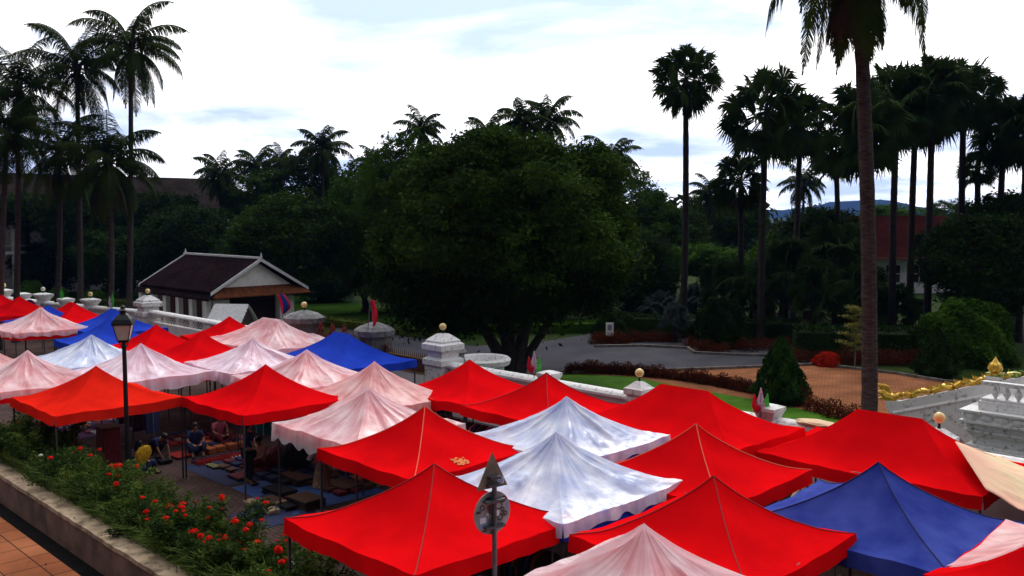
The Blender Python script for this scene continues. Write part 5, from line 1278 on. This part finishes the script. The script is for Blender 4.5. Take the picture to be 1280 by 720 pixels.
# rows of red pouches
pm = MB(); pm.box((0,0,.05),(.085,.05,.10),taper=.7); pm.tube([(-.03,0,.1),(0,0,.15),(.03,0,.1)],.004,4); pm = pm.mesh('pouch', [CL['red']])
pm2 = MB(); pm2.box((0,0,.04),(.085,.05,.08),taper=.7); pm2.tube([(-.03,0,.08),(0,0,.12),(.03,0,.08)],.004,4); pm2 = pm2.mesh('pouch', [CL['purple']])
p0 = at_z(240, 578, .02)
for row in range(5):
    for k in range(13):
        me = pm if row > 1 else pm2
        u, v = uv(p0); o = inst('pouch', me, None, S(u-.02-.11*row+.0*k, v+.0+.115*k, .02), ROT+random.uniform(-.2,.2))
        tag(o, 'small red pouch in the rows laid out under the broad red tent' if row > 1 else 'small purple pouch in the front rows laid out under the broad red tent', 'pouch', 'red pouches in rows' if row > 1 else 'purple pouches in rows')
# maroon cabinet + yellow bag
p = at_z(137, 583, 0); T = thing('goods_cabinet', 'tall maroon cloth covered stand left of the street lamp', 'stand', p, ROT)
b = MB(); b.box((0,0,.55),(.55,.5,1.1),taper=.95); b.build('cloth_cover', CL['maroon'], T, bevel=.02); b = MB(); b.box((0,0,1.12),(.6,.55,.04)); b.build('top', CL['brown'], T, bevel=.01)
# printed cloth bags, bottom right
for i, (px, py, rz, lab) in enumerate([(1095,693,.25,'tan printed cloth bag lying under the navy tent, the farther of two'),(1110,708,-.1,'tan cloth bag with a dark stripe, nearest to the corner red tent')]):
    p = at_z(px, py, .02); T = thing('cloth_bag', lab, 'bag', p, math.radians(-20)+rz)
    b = MB(); b.box((0,0,.02),(.95,.42,.04)); b.build('bag_body', CL['tan'], T, bevel=.015)
    b = MB(); r = random.Random(i)
    if i == 0:
        for k in range(7): b.sphere((-.3+k*.09, .06*math.sin(k*1.7), .043), .07, 0, 10, 4, (1,r.uniform(.5,1),.05))
        for k in range(4): b.box((-.24+k*.14,-.09,.044),(.04,.10,.004))
    else: b.box((.05,0,.043),(.6,.16,.006))
    b.build('print', CL['black'], T)
# white plastic bag on the kerb
def blob(name, label, cat, p, w, d, h, m, seed, parent=None):
    b = MB(); nu, nv = 20, 12; r = noise2(seed, 7, 6, 16); vs = []
    for i in range(nv+1):
        for j in range(nu):
            th = PI*i/nv; a = 2*PI*j/nu; x = math.sin(th)*math.cos(a); y = math.sin(th)*math.sin(a); z = math.cos(th); k = 1+.18*float(r(x+z*.7, y-z*.4))
            vs.append((x*w/2*k, y*d/2*k, h/2+z*h/2*k))
    b.add(vs, [(i*nu+j, (i+1)*nu+j, (i+1)*nu+(j+1)%nu, i*nu+(j+1)%nu) for i in range(nv) for j in range(nu)]); o = b.build(name, m, parent, smooth=False)
    o.location = p
    if label: tag(o, label, cat)
    return o
blob('plastic_bag', 'crumpled white plastic bag at the foot of the front red tent leg', 'bag', at_z(352, 712, .55), .55, .4, .22, CL['white'], 3)
blob('plastic_bag', 'white plastic bundle behind the pale flowering bush, left', 'bag', at_z(66, 560, .6), .75, .5, .35, CL['white'], 5)
blob('sack', 'dark round sack on the walkway edge right of the red flowers', 'bag', at_z(313, 668, .0), .28, .28, .3, CL['black'], 8)
blob('sack', 'large dark sack of cloth at the back under the white-pink plastic tent', 'bag', at_z(372, 588, .0), .9, .8, .8, CL['black'], 9)
blob('sack', 'maroon sack beside the pink dressed seller', 'bag', at_z(345, 585, 0), .6, .6, .6, CL['maroon'], 12)
blob('folded_cloth', 'pale cloth lying on the wall behind the wide ridged red tent', 'cloth', S(u_at(1028,20.45),20.45,1.88), 1.1, .5, .16, M['beige'], 21).rotation_euler.z = ROT
# hanging clothes racks under row three and four tents
def rack(u, v, L, cols, label, rot=0, h=1.65):
    T = thing('clothes_rack', label, 'clothes rack', S(u, v, 0), ROT+rot)
    b = MB(); b.tube([(-L/2,0,0),(-L/2,0,h)],.015,6); b.tube([(L/2,0,0),(L/2,0,h)],.015,6); b.tube([(-L/2,0,h),(L/2,0,h)],.013,6); b.tube([(-L/2,-.25,.01),(-L/2,.25,.01)],.013,6); b.tube([(L/2,-.25,.01),(L/2,.25,.01)],.013,6); b.build('rail', M['polel'], T)
    n = int(L/.13); r = random.Random(int(u*10))
    for i in range(n):
        x = -L/2+.08+i*(L-.16)/(n-1); hh = r.uniform(.6,1.0); g = MB(); w = .21
        pr = [(-.03,h-.03),(-w,h-.12),(-w-.07,h-.35),(-w+.02,h-.36),(-w+.03,h-hh),(w-.03,h-hh),(w-.02,h-.36),(w+.07,h-.35),(w,h-.12),(.03,h-.03)]; k = len(pr)
        t = .03; vs = [(x-t+.01*math.sin(j*2), y, z) for j, (y, z) in enumerate(pr)]+[(x+t, y, z) for y, z in pr]
        g.add(vs, [list(range(k))]); g.add(vs, [list(range(k,2*k))[::-1]]); g.add(vs, [(j,(j+1)%k,(j+1)%k+k,j+k) for j in range(k)]); g.build('garment', CL[cols[i % len(cols)]], T)
rack(17.2,15.7,2.4,['black','maroon','navy','pink'],'rack of dark clothes under the red tent below the pennants')
rack(20.0,16.4,2.0,['navy','white','maroon'],'rack of clothes beneath the tent before the tall gate pillar')
rack(9.5,16.2,2.6,['maroon','tan','brown','orange'],'rack of clothes behind the red tent with orange seam')
rack(23.5,13.3,2.4,['navy','black','teal'],'rack of dark clothes at the back of the broad red tent')
rack(26.5,11.0,2.2,['navy','purple','maroon'],'rack of dark clothes behind the orange-red tent')
rack(18.3,13.3,2.0,['black','brown','maroon'],'rack of dark clothes behind the white-pink covered tent')
rack(6.6,16.4,2.2,['white','maroon','tan','black'],'rack of clothes between the navy and wide ridged red tents')
rack(21.5,13.4,2.0,['navy','pink','black','tan'],'rack of clothes behind the person in magenta')
rack(40.5,14.5,2.4,['navy','tan','maroon'],'rack of clothes under the far left pink covered tent')
rack(27.5,16.4,2.4,['navy','black','blue'],'rack of dark clothes below the ridged royal blue tent')
rack(10.6,10.4,2.2,['black','brown','navy'],'rack of clothes behind the large plain red tent')
rack(6.2,10.6,2.0,['maroon','black','tan'],'rack of clothes between the bottom pink covered and pointed red tents')
# dress on a stand
p = at_z(403, 640, 0)
T = thing('dress_stand', 'pink and striped dress on a headless stand under the red tent', 'dress stand', p, math.radians(20))
b = MB(); b.lathe([(.22,.62),(.20,.75),(.17,.95),(.14,1.08),(.12,1.14)], 20); b.build('skirt', bricks('striped_skirt', (.16,.12,.08), (.26,.18,.12), (.40,.30,.22), 3, 1.2, .12), T)
b = MB(); b.lathe([(.12,1.12),(.14,1.22),(.17,1.36),(.16,1.44),(.07,1.50),(.05,1.56)], 20); o = b.build('bodice', CL['pink'], T, smooth=True); o.scale = (1,.7,1)
b = MB(); b.tube([(.10,0,1.46),(.2,0,1.42),(.28,.02,1.22),(.33,0,1.0)],[.05,.06,.07,.06],8); b.tube([(-.10,0,1.46),(-.2,0,1.42),(-.30,-.02,1.26)],[.05,.07,.06],8); b.build('shawl', CL['white'], T, smooth=True)
b = MB(); b.tube([(0,0,0),(0,0,1.5)],.02,8); b.lathe([(.18,0),(.16,.03),(.03,.06)],16); b.build('stand', M['pole'], T)

# ------------------------------------------------------------------ people
def skinobj(name, verts, edges, rad, m, parent, sub=1):
    me = D.meshes.new(name); me.from_pydata(verts, edges, []); o = D.objects.new(name, me); C.objects.link(o); o.parent = parent
    md = o.modifiers.new('skin', 'SKIN'); md.use_smooth_shade = True
    for i, s in enumerate(me.skin_vertices[0].data): s.radius = (rad[i], rad[i]) if not hasattr(rad[i], '__len__') else rad[i]; s.use_root = (i == 0)
    sb = o.modifiers.new('sub', 'SUBSURF'); sb.levels = sub; sb.render_levels = sub; me.materials.append(m); return o
def person(label, px, py, facing, pose, top, bottom, extra=None, hairlong=True, z=0):
    T = thing('person', label, 'person', at_z(px, py, z), facing)
    if pose == 'stand':
        J = dict(pel=(0,0,.92), sp=(0,.01,1.12), ch=(0,0,1.30), nk=(0,-.01,1.44), hl=(0,-.02,1.50), hm=(0,-.03,1.56), ht=(0,-.02,1.63))
        arms = [[(s*.17,0,1.37),(s*.24,-.02,1.12),(s*.22,-.14,.93)] for s in (-1,1)]; legs = [[(s*.09,0,.86),(s*.10,-.02,.48),(s*.10,.02,.08),(s*.11,-.13,.04)] for s in (-1,1)]
    elif pose == 'sit':
        J = dict(pel=(0,0,.22), sp=(0,-.02,.42), ch=(0,-.05,.60), nk=(0,-.09,.74), hl=(0,-.12,.79), hm=(0,-.14,.85), ht=(0,-.13,.92))
        arms = [[(s*.17,-.06,.66),(s*.23,-.16,.44),(s*.12,-.36,.38)] for s in (-1,1)]; legs = [[(s*.11,-.05,.18),(s*.20,-.40,.42),(s*.14,-.48,.08),(s*.14,-.60,.04)] for s in (-1,1)]
    else:   # crouching, bending forward, reaching the ground
        J = dict(pel=(0,0,.42), sp=(0,-.15,.55), ch=(0,-.32,.63), nk=(0,-.45,.66), hl=(0,-.50,.68), hm=(0,-.56,.68), ht=(0,-.60,.73))
        arms = [[(s*.17,-.36,.62),(s*.20,-.46,.38),(s*.14,-.56,.14)] for s in (-1,1)]; legs = [[(s*.11,0,.38),(s*.17,-.32,.42),(s*.13,-.05,.10),(s*.13,-.20,.04)] for s in (-1,1)]
    V = []; E = []; Rr = []
    def add(p, r, prev=None):
        V.append(p); Rr.append(r); 
        if prev is not None: E.append((prev, len(V)-1))
        return len(V)-1
    a = add(J['pel'], (.14,.11)); b_ = add(J['sp'], (.12,.09), a); c = add(J['ch'], (.14,.10), b_); d = add(J['nk'], .055, c); e = add(J['hl'], (.062,.07), d); f = add(J['hm'], (.078,.092), e); g_ = add(J['ht'], (.062,.072), f)
    # nose
    dirn = Vector((0,-1,0)) if pose != 'bend' else Vector((0,-.7,-.7))
    hm = Vector(J['hm'])
    for am in arms:
        q = add(am[0], .055, c); q = add(am[1], .04, q); q = add(am[2], .027, q)
        w = Vector(am[2]); dv = (w-Vector(am[1])).normalized(); sx = Vector((1,0,0)); up_ = dv.cross(sx).normalized()
        pm_ = add(tuple(w+dv*.05), (.036,.02), q)
        for k in range(4):
            o1 = sx*(-.028+k*.0185); l = [.065,.078,.074,.058][k]
            q1 = add(tuple(w+dv*.09+o1), .009, pm_); add(tuple(w+dv*(.09+l)+o1+up_*.02), .008, q1)
        sg = 1 if am[2][0] < 0 else -1
        q1 = add(tuple(w+dv*.04+sx*sg*.045), .011, pm_); add(tuple(w+dv*.085+sx*sg*.062+up_*.01), .009, q1)
    for lg in legs:
        q = add(lg[0], .085, a); q = add(lg[1], .058, q); q = add(lg[2], .036, q); add(lg[3], (.04,.03), q)
    skinobj('body', V, E, Rr, M['skin'], T)
    # shirt
    V2 = [J['pel'], J['sp'], J['ch'], tuple((Vector(J['ch'])*.35+Vector(J['nk'])*.65))]; E2 = [(0,1),(1,2),(2,3)]; R_ = [(.165,.135),(.145,.115),(.165,.125),(.075,.07)]
    for am in arms:
        i = len(V2); V2 += [am[0], tuple(Vector(am[0])*.25+Vector(am[1])*.75)]; E2 += [(2,i),(i,i+1)]; R_ += [.075,.062]
    skinobj('shirt', V2, E2, R_, CL[top], T)
    V3 = [J['pel']]; E3 = []; R3 = [(.165,.14)]
    for lg in legs:
        i = len(V3); V3 += [lg[0], lg[1], tuple(Vector(lg[1])*.2+Vector(lg[2])*.8)]; E3 += [(0,i),(i,i+1),(i+1,i+2)]; R3 += [.105,.08,.065]
    skinobj('trousers', V3, E3, R3, CL[bottom], T)
    # hair: cap and back
    back = -dirn; h = MB(); hc = hm+back*.022+Vector((0,0,.028)); h.sphere(tuple(hc), .094, 0, 14, 10, (.92,1.02,1.05))
    if hairlong: h.tube([tuple(hm+back*.08), tuple(hm+back*.11+Vector((0,0,-.12))), tuple(hm+back*.10+Vector((0,0,-.26)))], [.06,.05,.02], 8)
    else: h.sphere(tuple(hm+back*.10+Vector((0,0,.04))), .045, 0, 8, 6)
    h.build('hair', M['hair'], T, smooth=True)
    fc = MB(); fc.tube([tuple(hm+dirn*.09+Vector((0,0,.012))), tuple(hm+dirn*.115+Vector((0,0,-.018)))], [.008,.014], 6); fc.build('nose', M['skin'], T, smooth=True)
    for s in (-1, 1):
        ey = MB(); ey.sphere(tuple(hm+dirn*.088+Vector((s*.032,0,.014))), .010, 0, 8, 6, (1.4,1,.7)); ey.build('eye', M['hair'], T)
        ea = MB(); ea.sphere(tuple(hm+Vector((s*.088,0,-.005))), .024, 0, 8, 6, (.4,.8,1.2)); ea.build('ear', M['skin'], T)
        sh = MB(); lg = legs[(s+1)//2]; fp_ = Vector(lg[3]); sh.sphere((fp_.x, fp_.y+.03, .045), .06, 0, 10, 6, (.8,2.0,.75)); sh.build('shoe', CL['black'], T, smooth=True)
    mo = MB(); mo.sphere(tuple(hm+dirn*.088+Vector((0,0,-.048))), .014, 0, 8, 4, (1.6,.6,.4)); mo.build('mouth', CL['maroon'], T)
    return T
person('person in a blue top squatting right of the lamp post with back turned', 170, 598, 2.6, 'sit', 'blue', 'navy', hairlong=True, z=.18)
person('person in dark navy bending down to the red scarves', 188, 575, 1.2, 'bend', 'navy', 'black', hairlong=False)
person('person in a dark blue short sleeved top sitting behind the red pouches', 244, 568, .5, 'sit', 'navy', 'navy')
person('person in magenta sitting further back under the broad red tent', 273, 556, .8, 'sit', 'pink', 'maroon')
person('person in black standing right of the white cloths', 312, 607, 2.2, 'stand', 'navy', 'black')
person('person in tan sitting behind the standing dark figure', 328, 588, -.6, 'sit', 'tan', 'maroon', hairlong=False)
blob('shoulder_bag', 'bright yellow bag on the back of the person right of the lamp post', 'bag', at_y(173, 580, 22.7)+Vector((0,0,0)), .36, .20, .52, CL['yellow'], 15).rotation_euler = (.2,.45,.6)
# torn yellow patch on tent
# ------------------------------------------------------------------ sky and light
SUN_EL = math.radians(38); SUN_AZ_X = .25      # sun ahead of the camera, slightly to the right, behind cloud
sd = Vector((math.sin(SUN_AZ_X)*math.cos(SUN_EL), math.cos(SUN_AZ_X)*math.cos(SUN_EL), math.sin(SUN_EL)))
sl = D.lights.new('sun', 'SUN'); sl.energy = 1.5; sl.angle = math.radians(14); sl.color = (1,.95,.88)
so = D.objects.new('sun', sl); C.objects.link(so); so.rotation_euler = (-sd).to_track_quat('-Z', 'Y').to_euler()
W = D.worlds.new('World'); bpy.context.scene.world = W; W.use_nodes = True; nt = W.node_tree; N = nt.nodes; L = nt.links
bg = N['Background']; bg.inputs[1].default_value = .10
sky = N.new('ShaderNodeTexSky'); sky.sky_type = 'NISHITA'; sky.sun_disc = False; sky.sun_elevation = SUN_EL; sky.sun_rotation = SUN_AZ_X
tc = N.new('ShaderNodeTexCoord'); sx = N.new('ShaderNodeSeparateXYZ'); L.new(tc.outputs['Generated'], sx.inputs[0])
def math_(op, a, b=None, clamp=False):
    n = N.new('ShaderNodeMath'); n.operation = op; n.use_clamp = clamp
    for i, q in enumerate((a, b)):
        if q is None: continue
        if isinstance(q, (int, float)): n.inputs[i].default_value = q
        else: L.new(q, n.inputs[i])
    return n.outputs[0]
zc_ = math_('ADD', math_('MAXIMUM', sx.outputs[2], 0.0), .12)
cv = N.new('ShaderNodeCombineXYZ'); L.new(math_('DIVIDE', sx.outputs[0], zc_), cv.inputs[0]); L.new(math_('DIVIDE', sx.outputs[1], zc_), cv.inputs[1])
mp = N.new('ShaderNodeMapping'); mp.inputs['Location'].default_value = (3.1,1.7,0); L.new(cv.outputs[0], mp.inputs[0])
n1 = N.new('ShaderNodeTexNoise'); n1.inputs['Scale'].default_value = .8; n1.inputs['Detail'].default_value = 9; n1.inputs['Roughness'].default_value = .55; n1.inputs['Distortion'].default_value = .3; L.new(mp.outputs[0], n1.inputs[0])
ramp = N.new('ShaderNodeValToRGB'); e = ramp.color_ramp.elements; e[0].position = .37; e[0].color = (5.2,6.3,8.6,1); e[1].position = .535; e[1].color = (14.5,14.2,13.6,1)
m_ = e.new(.455); m_.color = (8.2,8.9,10.2,1); L.new(n1.outputs[0], ramp.inputs[0])
# brightness of the cloud deck: bright towards the hidden sun, duller behind
dt = N.new('ShaderNodeVectorMath'); dt.operation = 'DOT_PRODUCT'; L.new(tc.outputs['Generated'], dt.inputs[0]); dt.inputs[1].default_value = sd
mr = N.new('ShaderNodeMapRange'); mr.interpolation_type = 'SMOOTHSTEP'; mr.inputs[1].default_value = -.35; mr.inputs[2].default_value = .95; mr.inputs[3].default_value = .05; mr.inputs[4].default_value = 1.5; L.new(dt.outputs['Value'], mr.inputs[0])
sc_ = N.new('ShaderNodeVectorMath'); sc_.operation = 'SCALE'; L.new(ramp.outputs[0], sc_.inputs[0]); L.new(mr.outputs[0], sc_.inputs['Scale'])
n2 = N.new('ShaderNodeTexNoise'); n2.inputs['Scale'].default_value = 1.1; n2.inputs['Detail'].default_value = 7; L.new(cv.outputs[0], n2.inputs[0])
mk = N.new('ShaderNodeMapRange'); mk.inputs[1].default_value = .30; mk.inputs[2].default_value = .42; mk.inputs[3].default_value = .6; mk.inputs[4].default_value = 1.0; L.new(n2.outputs[0], mk.inputs[0])
mix = N.new('ShaderNodeMix'); mix.data_type = 'RGBA'; L.new(mk.outputs[0], mix.inputs[0]); L.new(sky.outputs[0], mix.inputs[6]); L.new(sc_.outputs[0], mix.inputs[7]); L.new(mix.outputs[2], bg.inputs[0])
HAZE = True
if HAZE:
    b = MB(); b.box((0,1500,180),(9000,5400,370+4)); b.v[0][:,2] = np.where(b.v[0][:,2] < 100, -1.2-5, 330)
    hm_ = D.materials.new('haze'); hm_.use_nodes = True; nt2 = hm_.node_tree; nt2.nodes.remove(nt2.nodes['Principled BSDF'])
    pv = nt2.nodes.new('ShaderNodeVolumePrincipled'); pv.inputs['Density'].default_value = .00009; pv.inputs['Color'].default_value = (.14,.32,1,1); pv.inputs['Anisotropy'].default_value = .1
    nt2.links.new(pv.outputs[0], nt2.nodes['Material Output'].inputs['Volume'])
    o = b.build('haze', hm_); struct(o, 'stuff'); tag(o, 'thin bluish air that veils the far mountains', 'haze')
# ------------------------------------------------------------------ camera
cam = D.cameras.new('camera'); cam.sensor_width = 36; cam.lens = F/1280*36; cam.clip_end = 12000; cam.clip_start = .1
co = D.objects.new('camera', cam); C.objects.link(co); co.location = (0,0,H); co.rotation_euler = (PI/2-PITCH, 0, 0)
bpy.context.scene.camera = co
vs_ = bpy.context.scene.view_settings; vs_.view_transform = 'Standard'; vs_.look = 'None'; vs_.gamma = 1; vs_.exposure = .15; vs_.use_curve_mapping = False
